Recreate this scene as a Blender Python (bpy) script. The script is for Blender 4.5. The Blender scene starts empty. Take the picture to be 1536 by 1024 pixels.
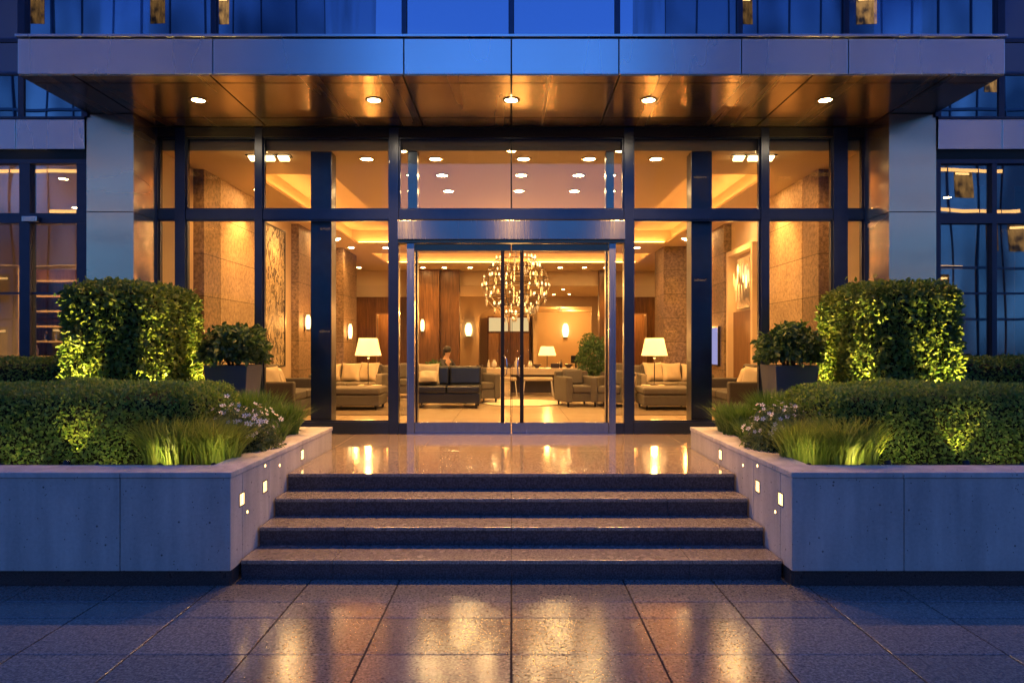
import bpy, bmesh, math, random
import numpy as np
from mathutils import Vector, Matrix, noise
random.seed(7); rng = np.random.default_rng(7)
R = math.radians
scene = bpy.context.scene
COL = scene.collection
F = 1024.0; EYE = 1.735; ZL = 0.593          # focal length in photo pixels, eye height, landing height
FD = 9.0                                      # depth of the lobby facade
def X(px, D): return (px - 767) * D / F
def Z(py, D): return EYE - (py - 520) * D / F

# ------------------------------------------------------------------ tags
def tag(o, label=None, cat=None, group=None, kind=None):
    if label: o['label'] = label
    if cat: o['category'] = cat
    if group: o['group'] = group
    if kind: o['kind'] = kind
    return o
def thing(name, label, cat, loc=(0, 0, 0), rz=0, group=None):
    o = bpy.data.objects.new(name, None); COL.objects.link(o)
    o.empty_display_size = .1
    o.location = loc; o.rotation_euler = (0, 0, rz)
    return tag(o, label, cat, group)
def children(o): return [c for c in COL.objects if c.parent == o]
def copy_tree(o, parent=None):
    kids = list(children(o))
    c = o.copy(); COL.objects.link(c)
    if parent is not None: c.parent = parent
    for k in kids: copy_tree(k, c)
    return c

# ------------------------------------------------------------------ mesh builder
class MB:
    def __init__(s): s.v = []; s.f = []; s.sm = False
    def add(s, vs, fs):
        n = len(s.v); s.v += [tuple(p) for p in vs]; s.f += [tuple(i + n for i in f) for f in fs]; return s
    def box(s, x0, x1, y0, y1, z0, z1):
        return s.add([(x0,y0,z0),(x1,y0,z0),(x1,y1,z0),(x0,y1,z0),(x0,y0,z1),(x1,y0,z1),(x1,y1,z1),(x0,y1,z1)],
                     [(0,3,2,1),(4,5,6,7),(0,1,5,4),(1,2,6,5),(2,3,7,6),(3,0,4,7)])
    def cbox(s, c, w, d, h, M=None):
        x, y, z = c
        n = len(s.v); s.box(x-w/2, x+w/2, y-d/2, y+d/2, z-h/2, z+h/2)
        if M is not None:
            for i in range(n, len(s.v)): s.v[i] = tuple(Vector(c) + M @ (Vector(s.v[i]) - Vector(c)))
        return s
    def lathe(s, prof, c=(0, 0, 0), n=20, cap=True):
        vs = []; fs = []
        for r, z in prof:
            for k in range(n):
                a = 2*math.pi*k/n; vs.append((c[0]+r*math.cos(a), c[1]+r*math.sin(a), c[2]+z))
        for j in range(len(prof)-1):
            for k in range(n):
                a = j*n+k; b = j*n+(k+1) % n; fs.append((a, b, b+n, a+n))
        if cap:
            fs.append(tuple(range(n-1, -1, -1))); m = (len(prof)-1)*n; fs.append(tuple(range(m, m+n)))
        return s.add(vs, fs)
    def tube(s, pts, rad, n=8):
        pts = [Vector(p) for p in pts]; vs = []; fs = []
        if not hasattr(rad, '__len__'): rad = [rad]*len(pts)
        for i, p in enumerate(pts):
            t = (pts[min(i+1, len(pts)-1)] - pts[max(i-1, 0)]).normalized()
            u = t.cross(Vector((0, 0, 1)) if abs(t.z) < .9 else Vector((1, 0, 0))).normalized(); w = t.cross(u)
            for k in range(n):
                a = 2*math.pi*k/n; vs.append(p + rad[i]*(math.cos(a)*u + math.sin(a)*w))
        for j in range(len(pts)-1):
            for k in range(n):
                a = j*n+k; b = j*n+(k+1) % n; fs.append((a, b, b+n, a+n))
        fs.append(tuple(range(n-1, -1, -1))); m = (len(pts)-1)*n; fs.append(tuple(range(m, m+n)))
        return s.add(vs, fs)
    def torus(s, c, R0, r, n=36, m=6):
        vs = []; fs = []
        for i in range(n):
            a = 2*math.pi*i/n
            for j in range(m):
                b = 2*math.pi*j/m; q = R0 + r*math.cos(b)
                vs.append((c[0]+q*math.cos(a), c[1]+q*math.sin(a), c[2]+r*math.sin(b)))
        for i in range(n):
            for j in range(m):
                fs.append((i*m+j, ((i+1) % n)*m+j, ((i+1) % n)*m+(j+1) % m, i*m+(j+1) % m))
        return s.add(vs, fs)
    def ellipsoid(s, c, rx, ry, rz, e=1.0, n=16, m=10, M=None):
        f = lambda t: math.copysign(abs(t)**e, t)
        vs = []; fs = []
        for j in range(m+1):
            ph = -math.pi/2 + math.pi*j/m
            for k in range(n):
                th = 2*math.pi*k/n
                p = Vector((rx*f(math.cos(ph))*f(math.cos(th)), ry*f(math.cos(ph))*f(math.sin(th)), rz*f(math.sin(ph))))
                if M is not None: p = M @ p
                vs.append(Vector(c)+p)
        for j in range(m):
            for k in range(n):
                a = j*n+k; b = j*n+(k+1) % n; fs.append((a, b, b+n, a+n))
        return s.add(vs, fs)
    def build(s, name, mat, parent=None, bevel=0, smooth=False, seg=2, loc=None):
        me = bpy.data.meshes.new(name); me.from_pydata(s.v, [], s.f); me.validate(); me.update()
        if smooth: me.polygons.foreach_set('use_smooth', [True]*len(me.polygons))
        o = bpy.data.objects.new(name, me); COL.objects.link(o)
        me.materials.append(M[mat] if isinstance(mat, str) else mat)
        if parent is not None: o.parent = parent
        if loc is not None: o.location = loc
        if bevel:
            b = o.modifiers.new('bevel', 'BEVEL'); b.width = bevel; b.segments = seg; b.limit_method = 'ANGLE'
            b.harden_normals = False
        return o
def box(name, mat, x0, x1, y0, y1, z0, z1, parent=None, bevel=0):
    return MB().box(x0, x1, y0, y1, z0, z1).build(name, mat, parent, bevel)

# ------------------------------------------------------------------ materials
M = {}
class NT:
    def __init__(s, name):
        s.m = bpy.data.materials.new(name); s.m.use_nodes = True; s.t = s.m.node_tree; s.t.nodes.clear()
        s.out = s.n('ShaderNodeOutputMaterial'); M[name] = s.m
    def n(s, typ, **kw):
        nd = s.t.nodes.new(typ)
        for k, v in kw.items():
            if k.startswith('i_'):
                key = k[2:].replace('_', ' ')
                nd.inputs[key].default_value = v
            else: setattr(nd, k, v)
        return nd
    def l(s, a, b): s.t.links.new(a, b)
    def pos(s, scale=(1, 1, 1), rot=(0, 0, 0), obj=False):
        g = s.n('ShaderNodeTexCoord'); mp = s.n('ShaderNodeMapping')
        mp.inputs['Scale'].default_value = scale; mp.inputs['Rotation'].default_value = rot
        s.l(g.outputs['Object'], mp.inputs[0]); return mp.outputs[0]
    def noise(s, scale, detail=4, vec=None, rough=.5):
        nd = s.n('ShaderNodeTexNoise'); nd.inputs['Scale'].default_value = scale; nd.inputs['Detail'].default_value = detail
        nd.inputs['Roughness'].default_value = rough
        s.l(vec if vec is not None else s.pos(), nd.inputs['Vector']); return nd.outputs['Fac']
    def ramp(s, fac, stops):
        r = s.n('ShaderNodeValToRGB'); e = r.color_ramp.elements
        while len(e) < len(stops): e.new(.5)
        for k, (p, c) in enumerate(stops):
            e[k].position = p; e[k].color = (c, c, c, 1) if not hasattr(c, '__len__') else (*c, 1)
        s.l(fac, r.inputs[0]); return r.outputs[0]
    def mix(s, fac, a, b, mode='MIX'):
        x = s.n('ShaderNodeMix', data_type='RGBA', blend_type=mode)
        for sock, v in ((x.inputs[0], fac), (x.inputs[6], a), (x.inputs[7], b)):
            if hasattr(v, 'is_output'): s.l(v, sock)
            elif hasattr(v, '__len__'): sock.default_value = (*v, 1) if len(v) == 3 else v
            else: sock.default_value = v if sock.type == 'VALUE' else (v, v, v, 1)
        return x.outputs[2]
    def bump(s, h, strength, dist=.01):
        b = s.n('ShaderNodeBump'); b.inputs['Strength'].default_value = strength; b.inputs['Distance'].default_value = dist
        s.l(h, b.inputs['Height']); return b.outputs[0]
    def principled(s, color, rough=.5, metal=0, spec=.5, normal=None, **kw):
        p = s.n('ShaderNodeBsdfPrincipled')
        for key, v in (('Base Color', color), ('Roughness', rough), ('Metallic', metal), ('Specular IOR Level', spec)):
            if hasattr(v, 'is_output'): s.l(v, p.inputs[key])
            else: p.inputs[key].default_value = (*v, 1) if hasattr(v, '__len__') else v
        if normal is not None: s.l(normal, p.inputs['Normal'])
        for k, v in kw.items(): p.inputs[k.replace('_', ' ')].default_value = v
        s.l(p.outputs[0], s.out.inputs[0]); s.p = p; return p
def simple(name, color, rough=.5, metal=0, spec=.5, var=.12, scale=30, bump=.0, **kw):
    t = NT(name); n = t.noise(scale, 4)
    c = t.mix(n, tuple(x*(1-var) for x in color), tuple(min(1, x*(1+var)) for x in color))
    nm = t.bump(t.noise(scale*6, 3), bump, .005) if bump else None
    t.principled(c, rough, metal, spec, nm, **kw)
def emis(name, color, strength):
    t = NT(name); e = t.n('ShaderNodeEmission'); e.inputs[0].default_value = (*color, 1); e.inputs[1].default_value = strength
    t.l(e.outputs[0], t.out.inputs[0])

WARM = (1, .44, .10); AMBER = (1, .40, .09); PW = 3.5

# concrete with pores, faint streaks and joints modelled in geometry
t = NT('concrete')
n1 = t.noise(2.2, 6); n2 = t.noise(38, 3, rough=.7); ns = t.noise(2.0, 5, t.pos((4, 4, .5)))
v = t.n('ShaderNodeTexVoronoi'); v.inputs['Scale'].default_value = 11; t.l(t.pos(), v.inputs['Vector'])
pr = t.ramp(v.outputs['Distance'], [(.055, 0), (.11, 1)])
pm = t.ramp(t.noise(4, 2), [(.46, 1), (.50, 0)])
pores = t.mix(1, pr, pm, 'LIGHTEN')
v2 = t.n('ShaderNodeTexVoronoi'); v2.inputs['Scale'].default_value = 26; t.l(t.pos(), v2.inputs['Vector'])
p2 = t.mix(1, t.ramp(v2.outputs['Distance'], [(.08, 0), (.15, 1)]), t.ramp(t.noise(7, 2), [(.48, 1), (.52, 0)]), 'LIGHTEN')
pores = t.mix(1, pores, p2, 'MULTIPLY')
c = t.mix(t.ramp(n1, [(.3, 0), (.7, 1)]), (.36, .37, .38), (.60, .60, .59)); c = t.mix(.5, c, t.mix(t.ramp(ns, [(.3, 0), (.7, 1)]), (.29, .30, .31), (.68, .68, .66)))
gg = t.n('ShaderNodeNewGeometry'); c = t.mix(1, c, t.ramp(gg.outputs['Random Per Island'], [(0, .86), (1, 1.08)]), 'MULTIPLY')
c = t.mix(.22, c, t.mix(n2, (.05, .05, .05), (.90, .90, .90)))
c = t.mix(1, c, t.mix(pores, (.25, .25, .25), (1, 1, 1)), 'MULTIPLY')
t.principled(c, .72, 0, .3, t.bump(t.mix(1, pores, t.mix(.7, n2, n1), 'MULTIPLY'), .35, .006))

def granite(name, dark, light, rough, bump, grain=260, island=0.0, patches=False, spec=.5, wet=None):
    t = NT(name); n1 = t.noise(grain, 2, rough=.7); n2 = t.noise(grain*.45, 3); n3 = t.noise(1.3, 5); n4 = t.noise(14, 4)
    f = t.ramp(n1, [(.38, 0), (.62, 1)])
    c = t.mix(f, dark, light); c = t.mix(t.ramp(n2, [(.5, 0), (.7, .6)]), c, tuple(x*.45 for x in dark))
    c = t.mix(.25, c, t.mix(n3, tuple(x*.8 for x in c0(dark, light)), tuple(x*1.25 for x in c0(dark, light))))
    if island:
        g = t.n('ShaderNodeNewGeometry'); rr = t.ramp(g.outputs['Random Per Island'], [(0, 1-island), (1, 1+island*.6)])
        c = t.mix(1, c, rr, 'MULTIPLY')
    lo, hi = rough
    r = t.ramp(t.mix(.5, n3, n4), [(.35, lo), (.65, hi)])
    hh = t.mix(.35, n1, t.noise(35, 3))
    t.principled(c, r, 0, spec, t.bump(hh, bump, .004))
def c0(a, b): return tuple((x+y)/2 for x, y in zip(a, b))
granite('paving', (.085, .092, .084), (.30, .305, .275), (.09, .15), .22, grain=60, island=.16, spec=1.0); M['paving'].node_tree.nodes['Principled BSDF'].inputs['IOR'].default_value = 1.95
granite('landing', (.15, .13, .11), (.38, .33, .28), (.06, .14), .04, grain=90, spec=1.0)
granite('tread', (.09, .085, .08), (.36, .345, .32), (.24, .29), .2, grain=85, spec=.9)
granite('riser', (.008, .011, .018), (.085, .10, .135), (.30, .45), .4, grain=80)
granite('plinth', (.012, .013, .016), (.06, .062, .07), (.25, .4), .2, grain=150)
simple('grout', (.012, .012, .013), .9)
simple('asphalt', (.05, .05, .052), .85, scale=50, bump=.3)
simple('soil', (.022, .016, .011), .95, scale=60, var=.5, bump=1)

def brushed(name, color, rough, tangent, streak, lo=.9, bump=.12, bs=(1, 1, 1), b2=0, an=.82):
    t = NT(name); n = t.noise(1, 3, t.pos(streak)); n0 = t.noise(1.1, 3, t.pos(bs)); bump = bump or b2
    c = t.mix(n, tuple(x*lo for x in color), tuple(min(1, x*(2-lo)) for x in color))
    r = t.ramp(t.mix(.5, n0, n), [(.3, rough*.8), (.7, rough*1.25)])
    p = t.principled(c, r, 1, .5, t.bump(n0, bump, .02), Anisotropic=an)
    cx = t.n('ShaderNodeCombineXYZ'); 
    for k in range(3): cx.inputs[k].default_value = tangent[k]
    t.l(cx.outputs[0], p.inputs['Tangent'])
brushed('soffit_metal', (.38, .28, .19), .25, (0, 1, 0), (3.2, .12, 1), lo=.72, bump=.0, bs=(3, .1, 1), b2=.015)
brushed('fascia_metal', (.68, .72, .78), .26, (0, 0, 1), (1.6, 1, .2), lo=.93, bump=0, bs=(.5, 1, .3), b2=.004)
brushed('pillar_metal', (.56, .47, .38), .24, (1, 1, 0), (.6, .6, 2.2), lo=.90, bump=0, bs=(.3, .3, 1.5), b2=.10, an=.93)
brushed('header_metal', (.17, .19, .23), .24, (0, 0, 1), (60, 4, 1), lo=.96, bump=.02)
brushed('post_metal', (.20, .23, .30), .24, (0, 0, 1), (60, 4, 1), lo=.96, bump=.02)
simple('dark_frame', (.040, .058, .105), .28, .8, var=.15, scale=9)
simple('black_gap', (.006, .006, .008), .7)
simple('bronze_frame', (.10, .085, .075), .28, .9)
simple('steel', (.55, .55, .56), .22, 1)
simple('white_metal', (.75, .73, .70), .35, .4)
simple('spandrel', (.10, .16, .30), .18, .55, var=.05, scale=1.2)

def glass(name, base, power, tint=(1, 1, 1), rough=0.0, wav=0.0):
    t = NT(name); lw = t.n('ShaderNodeLayerWeight'); lw.inputs['Blend'].default_value = power
    nb = t.bump(t.noise(1.1, 1, t.pos((1, 1, .35))), wav, .06) if wav else None
    mr = t.n('ShaderNodeMapRange'); mr.inputs['To Min'].default_value = base; mr.inputs['To Max'].default_value = 1
    t.l(lw.outputs['Fresnel'], mr.inputs[0])
    tr = t.n('ShaderNodeBsdfTransparent'); tr.inputs[0].default_value = (*tint, 1)
    gl = t.n('ShaderNodeBsdfGlossy'); gl.inputs['Roughness'].default_value = rough; gl.inputs['Color'].default_value = (.95, .97, 1, 1)
    if nb is not None: t.l(nb, gl.inputs['Normal'])
    mx = t.n('ShaderNodeMixShader'); t.l(mr.outputs[0], mx.inputs[0]); t.l(tr.outputs[0], mx.inputs[1]); t.l(gl.outputs[0], mx.inputs[2])
    t.l(mx.outputs[0], t.out.inputs[0])
glass('clear_glass', .003, .12, (.96, .97, .95), wav=.015)
glass('transom_glass', .02, .22, (.94, .97, .96), wav=.015)
glass('door_glass', .003, .12, (.95, .98, .97), wav=.01)
glass('coated_glass', .50, .35, (.30, .36, .48), .006, wav=.045)
glass('amber_wing_glass', .05, .25, (.85, .86, .86), .004, wav=.09)
glass('wing_glass', .16, .33, (.85, .86, .86), .004, wav=.09)

# stone cladding blocks for the lobby walls
def stone(name, a, b, w, h, mortar=(.12, .09, .07)):
    t = NT(name)
    g = t.n('ShaderNodeTexCoord'); sp = t.n('ShaderNodeSeparateXYZ'); t.l(g.outputs['Object'], sp.inputs[0])
    ad = t.n('ShaderNodeMath', operation='ADD'); t.l(sp.outputs[0], ad.inputs[0]); t.l(sp.outputs[1], ad.inputs[1])
    cb = t.n('ShaderNodeCombineXYZ'); t.l(ad.outputs[0], cb.inputs[0]); t.l(sp.outputs[2], cb.inputs[1])
    bk = t.n('ShaderNodeTexBrick', offset=0.0); t.l(cb.outputs[0], bk.inputs['Vector'])
    for k, v in (('Scale', 1), ('Mortar Size', .006), ('Brick Width', w), ('Row Height', h), ('Mortar Smooth', .1)): bk.inputs[k].default_value = v
    bk.inputs['Color1'].default_value = (.88, .88, .88, 1); bk.inputs['Color2'].default_value = (1.08, 1.08, 1.08, 1)
    bk.inputs['Mortar'].default_value = (.3, .3, .3, 1)
    c = t.mix(t.ramp(t.noise(16, 5, rough=.75), [(.38, 0), (.62, 1)]), a, b); c = t.mix(1, c, t.ramp(t.noise(1.3, 3), [(.3, .75), (.7, 1.15)]), 'MULTIPLY')
    c = t.mix(1, c, bk.outputs[0], 'MULTIPLY')
    t.principled(c, .6, 0, .3, t.bump(t.noise(60, 4), .4, .01))
stone('sand_stone', (.24, .17, .11), (.44, .33, .22), 9, .62)
stone('brown_stone', (.10, .068, .045), (.25, .175, .115), 9, .62)
simple('beige_wall', (.44, .34, .235), .65, var=.06, scale=2)
simple('ceiling_paint', (.48, .37, .24), .7, var=.03, scale=1)
simple('shop_wall', (.30, .29, .28), .6, var=.2, scale=.4)
simple('dark_wall', (.10, .085, .075), .6, var=.2, scale=3)
def wood(name, a, b, ax=(9, 9, .7), rough=.35):
    t = NT(name); w = t.noise(2.5, 6, t.pos(ax), .65); w2 = t.noise(.8, 3, t.pos(ax))
    c = t.mix(t.ramp(w, [(.35, 0), (.65, 1)]), a, b); c = t.mix(.35, c, t.mix(w2, a, b))
    t.principled(c, rough, 0, .4, t.bump(w, .15, .004))
wood('walnut', (.05, .022, .009), (.19, .09, .035))
wood('oak', (.24, .14, .07), (.42, .27, .15))
wood('table_wood', (.42, .33, .24), (.56, .46, .34), (.7, 9, 9))
simple('cream_fabric', (.40, .33, .24), .85, scale=14, bump=.5)
simple('taupe_fabric', (.10, .085, .07), .85, scale=12, bump=.5)
simple('dark_leather', (.012, .014, .02), .32, scale=8, bump=.12, var=.3)
simple('charcoal_fabric', (.045, .04, .038), .8, scale=20, bump=.4)
simple('black_metal', (.02, .02, .022), .35, .6)
simple('ceramic', (.6, .56, .5), .25)
simple('dark_ceramic', (.04, .03, .03), .2)
simple('pot_slate', (.07, .085, .10), .5, var=.15, scale=5, bump=.2)
simple('skin', (.42, .25, .17), .5, var=.05)
simple('hair', (.012, .009, .008), .45)
simple('dark_cloth', (.03, .028, .032), .85)
simple('bark', (.10, .07, .045), .9, scale=40, bump=.6)
# lobby floor: large polished tiles
t = NT('lobby_floor')
bk = t.n('ShaderNodeTexBrick', offset=0.0); t.l(t.pos(), bk.inputs['Vector'])
for k, v in (('Scale', 1), ('Mortar Size', .003), ('Brick Width', .9), ('Row Height', .9)): bk.inputs[k].default_value = v
bk.inputs['Color1'].default_value = (.92, .92, .92, 1); bk.inputs['Color2'].default_value = (1.04, 1.04, 1.04, 1); bk.inputs['Mortar'].default_value = (.55, .55, .55, 1)
c = t.mix(t.noise(5, 6), (.36, .28, .19), (.50, .40, .28)); t.principled(t.mix(1, c, bk.outputs[0], 'MULTIPLY'), .22, 0, .4)
t = NT('rug'); c = t.mix(t.noise(40, 3), (.62, .54, .40), (.78, .70, .56)); t.principled(c, .95, 0, .1, t.bump(t.noise(200, 2), .5))
t = NT('rug_dark'); c = t.mix(t.noise(30, 3), (.09, .07, .05), (.18, .14, .10)); t.principled(c, .95, 0, .1)
# artwork: gold relief of abstract ripples
t = NT('art_relief')
w = t.n('ShaderNodeTexNoise', noise_type='RIDGED_MULTIFRACTAL') if False else t.n('ShaderNodeTexNoise')
w.inputs['Scale'].default_value = 8; w.inputs['Detail'].default_value = 5; w.inputs['Distortion'].default_value = 2.2
t.l(t.pos((1, 1, .45)), w.inputs['Vector'])
f = t.ramp(w.outputs['Fac'], [(.46, 0), (.52, 1), (.60, .45)])
t.principled(t.mix(f, (.035, .022, .014), (.55, .45, .30)), .45, .1, .5, t.bump(f, .8, .02))

def leafmat(name, a, b, trans=.35, rough=.45, patch=(.30, .9)):
    t = NT(name); g = t.n('ShaderNodeNewGeometry')
    c = t.mix(g.outputs['Random Per Island'], a, b)
    c = t.mix(t.ramp(t.noise(3.5, 3), [(.35, .0), (.7, .55)]), c, tuple(x*.6 for x in a))
    p = t.principled(c, rough, 0, .4)
    tl = t.n('ShaderNodeBsdfTranslucent'); t.l(c, tl.inputs[0])
    mx = t.n('ShaderNodeMixShader'); mx.inputs[0].default_value = trans
    t.l(p.outputs[0], mx.inputs[1]); t.l(tl.outputs[0], mx.inputs[2]); t.l(mx.outputs[0], t.out.inputs[0])
leafmat('box_leaf', (.10, .24, .045), (.34, .46, .10), .45)
leafmat('laurel_leaf', (.08, .18, .04), (.26, .34, .06), .42, rough=.45)
leafmat('bush_leaf', (.04, .11, .035), (.11, .19, .05))
leafmat('grass_blade', (.20, .33, .05), (.46, .52, .10), .45)
leafmat('fine_grass', (.06, .16, .03), (.18, .30, .06), .4)
leafmat('pale_leaf', (.10, .17, .05), (.22, .30, .11), .3)
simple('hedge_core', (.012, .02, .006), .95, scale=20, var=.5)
simple('petal', (.90, .92, .78), .6, var=.05)
simple('flower_eye', (.55, .42, .08), .7)

emis('lamp_white', (1, .82, .55), 12.0)
emis('downlight_lens', (1, .58, .22), 210.0)
emis('canopy_lens', (1, .60, .25), 150.0)
emis('step_lens', (1, .58, .22), 5.5)
emis('square_lens', (1, .66, .30), 14.0)
emis('cove_strip', WARM, 40.0)
emis('bulb', (1, .58, .22), 5.0)
emis('sconce_glow', (1, .64, .26), 5.0)
emis('garden_lens', (1, .85, .35), 20.0)
emis('screen_glow', (.52, .50, 1.0), .7)
emis('panel_glow', (1, .66, .30), .9)
emis('room_lamp', (1, .55, .18), 5.0); emis('glint_strip', (1, .50, .16), 4.0)

for nm_, st_ in (('office_window', .75), ('office_window_dim', .25)):
    t = NT(nm_); e = t.n('ShaderNodeEmission'); t.l(t.mix(t.ramp(t.noise(1.3, 4, t.pos((2.2, 1, .8))), [(.38, 0), (.62, 1)]), (.05, .04, .05), (1, .52, .17)), e.inputs[0]); e.inputs[1].default_value = st_
    t.l(e.outputs[0], t.out.inputs[0])

t = NT('shade_fabric'); e = t.n('ShaderNodeEmission'); e.inputs[0].default_value = (1, .66, .32, 1); e.inputs[1].default_value = .8
d = t.n('ShaderNodeBsdfTranslucent'); d.inputs[0].default_value = (.42, .36, .24, 1)
a = t.n('ShaderNodeAddShader'); t.l(e.outputs[0], a.inputs[0]); t.l(d.outputs[0], a.inputs[1]); t.l(a.outputs[0], t.out.inputs[0])
t = NT('crystal'); p = t.principled((1, .93, .82), .03, 0, .8); p.inputs['Transmission Weight'].default_value = .55; p.inputs['IOR'].default_value = 1.5

# ------------------------------------------------------------------ lights
def spot(parent, loc, target, power, angle=100, blend=.6, color=WARM, radius=.04):
    l = bpy.data.lights.new('spot_lamp', 'SPOT'); l.energy = power*PW; l.spot_size = R(angle); l.spot_blend = blend
    l.color = color; l.shadow_soft_size = radius
    o = bpy.data.objects.new('spot_lamp', l); COL.objects.link(o)
    o.rotation_euler = (Vector(target) - Vector(loc)).to_track_quat('-Z', 'Y').to_euler(); o.location = loc
    if parent is not None: o.parent = parent
    return o
def point(parent, loc, power, color=WARM, radius=.06):
    l = bpy.data.lights.new('lamp_glow', 'POINT'); l.energy = power*PW; l.color = color; l.shadow_soft_size = radius
    o = bpy.data.objects.new('lamp_glow', l); COL.objects.link(o); o.location = loc
    if parent is not None: o.parent = parent
    return o

# ================================================================== GROUND
tag(MB().box(-12.5, 12.5, -16, 5.3, -.3, -.008).build('paving_bed', 'grout'), kind='structure')
g = MB().box(-400, 400, -400, 400, -.5, -.012).build('ground', 'asphalt'); tag(g, kind='structure')
xs = [0, .83, 1.49, 2.15, 2.80, 3.47, 4.14, 4.8, 5.5, 6.2, 6.9, 7.6, 8.3, 9.2, 10.1, 11, 12]
xs = sorted(set([-x for x in xs] + xs))
ys = [5.3, 4.65, 4.375, 3.853, 3.28, 2.7, 2.1, 1.5, .9, .3] + [-.3 - .6*k for k in range(22)]
mb = MB(); gp = .0055
def slab(mb, x0, x1, y0, y1, z1, h=.03, b=.0015):
    vs = [(x0,y0,z1-h),(x1,y0,z1-h),(x1,y1,z1-h),(x0,y1,z1-h),(x0,y0,z1-b),(x1,y0,z1-b),(x1,y1,z1-b),(x0,y1,z1-b),
          (x0+b,y0+b,z1),(x1-b,y0+b,z1),(x1-b,y1-b,z1),(x0+b,y1-b,z1)]
    mb.add(vs, [(0,1,5,4),(1,2,6,5),(2,3,7,6),(3,0,4,7),(4,5,9,8),(5,6,10,9),(6,7,11,10),(7,4,8,11),(8,9,10,11)])
for j in range(len(ys)-1):
    for i in range(len(xs)-1):
        dz = random.uniform(-.0006, .0006)
        slab(mb, xs[i]+gp, xs[i+1]-gp, ys[j+1]+gp, ys[j]-gp, dz)
pv = mb.build('pavement', 'paving'); tag(pv, kind='structure')

# ================================================================== STEPS
SX = 2.015
st = thing('entrance_steps', 'four dark granite steps rising to the glossy landing before the glass doors', 'steps', (0, 5.08, 0))
fronts = [5.08, 5.45, 5.81, 6.15]; rz_ = ZL/4
for k, fy in enumerate(fronts):
    z1 = rz_*(k+1); back = fronts[k+1]+.03 if k < 3 else 8.9
    m = MB()
    for a, b in ((-SX, -1.33), (-1.33, 0), (0, 1.33), (1.33, SX)):
        m.box(a+.0012, b-.0012, fy-5.08+.012, .12+fy-5.08, z1-rz_, z1-.03)
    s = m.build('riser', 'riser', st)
    if k < 3:
        m = MB()
        for a, b in ((-SX, -1.33), (-1.33, 0), (0, 1.33), (1.33, SX)):
            m.box(a+.0012, b-.0012, fy-5.08, back-5.08, z1-.03, z1)
        m.build('tread', 'tread', st, bevel=.004)
m = MB()
lx = [-SX, -1.0, 0, 1.0, SX]; ly = [6.15, 7.5, 8.93]
for i in range(4):
    for j in range(2): m.box(lx[i]+.001, lx[i+1]-.001, ly[j]+.001-5.08, ly[j+1]-.001-5.08, ZL-.03, ZL)
for s in (-1, 1):                                    # landing runs on behind the planter ends
    a, b = sorted((s*(SX+.001), s*2.75)); m.box(a, b, 7.76-5.08, 8.93-5.08, ZL-.03, ZL)
m.build('landing_slab', 'landing', st, bevel=.003)
MB().box(-SX, SX, 1.20, 3.85, .0, ZL-.031).build('base', 'grout', st)

# ================================================================== PLANTERS
SOIL = .78
COPZ = .829
def planter(s):
    side = 'left' if s < 0 else 'right'
    p = thing('planter', 'pale concrete planter wall with dark plinth %s of the steps' % side, 'planter', (s*2.03, 4.935, 0), 0, 'concrete planters flanking the steps')
    ox, oy = s*2.03, 4.935
    def bx(m, x0, x1, y0, y1, z0, z1):
        a, b = sorted((s*x0-ox, s*x1-ox)); m.box(a, b, y0-oy, y1-oy, z0, z1)
    PX = 11.0
    joints = [2.03, 2.83 if s < 0 else 2.84, 3.72, 4.6, 5.5, 6.4, 7.3, 8.2, 9.1, PX]
    pl = 0.115
    for i in range(len(joints)-1):
        m = MB(); bx(m, joints[i]+(.003 if i else 0), joints[i+1]-.003, 4.935, 5.15, pl, COPZ-.042)
        m.build('front_panel', 'concrete', p, bevel=.004)
    yj = [5.153, 5.72, 6.65, 7.73]
    for i in range(3):
        m = MB(); bx(m, 2.03, 2.24, yj[i]+.003, yj[i+1]-.003, .05, COPZ-.042); m.build('side_panel', 'concrete', p, bevel=.004)
    m = MB(); bx(m, 2.243, 2.8, 7.53, 7.727, .4, COPZ-.042); bx(m, 2.803, 2.98, 7.53, 8.9, .4, COPZ-.042); m.build('end_wall', 'concrete', p, bevel=.004)
    m = MB(); bx(m, 2.05, PX, 4.965, 5.10, 0, pl-.002); bx(m, 2.035, 2.2, 4.97, 5.2, .0, pl-.002); m.build('plinth', 'plinth', p, bevel=.003)
    # coping stones
    cj = [2.022, 2.83, 3.72, 4.6, 5.5, 6.4, 7.3, 8.2, 9.1, PX]
    m = MB()
    for i in range(len(cj)-1): bx(m, (cj[i] if i else 2.022), cj[i+1]-.004, 4.927, 5.24, COPZ-.04, COPZ)
    yj = [5.244, 6.0, 6.86, 7.738]
    for i in range(3): bx(m, 2.022, 2.29, yj[i], yj[i+1]-.004, COPZ-.04, COPZ)
    bx(m, 2.294, 2.8, 7.5, 7.738, COPZ-.04, COPZ); bx(m, 2.804, 3.0, 7.5, 8.9, COPZ-.04, COPZ)
    m.build('coping', 'concrete', p, bevel=.005)
    # soil as an uneven sheet
    m = MB(); bx(m, 2.2, 2.9, 5.1, 7.6, .3, SOIL); bx(m, 2.9, PX, 5.1, 8.9, .3, SOIL); so = m.build('soil', 'soil', p)
    return p
for s in (-1, 1): planter(s)

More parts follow.
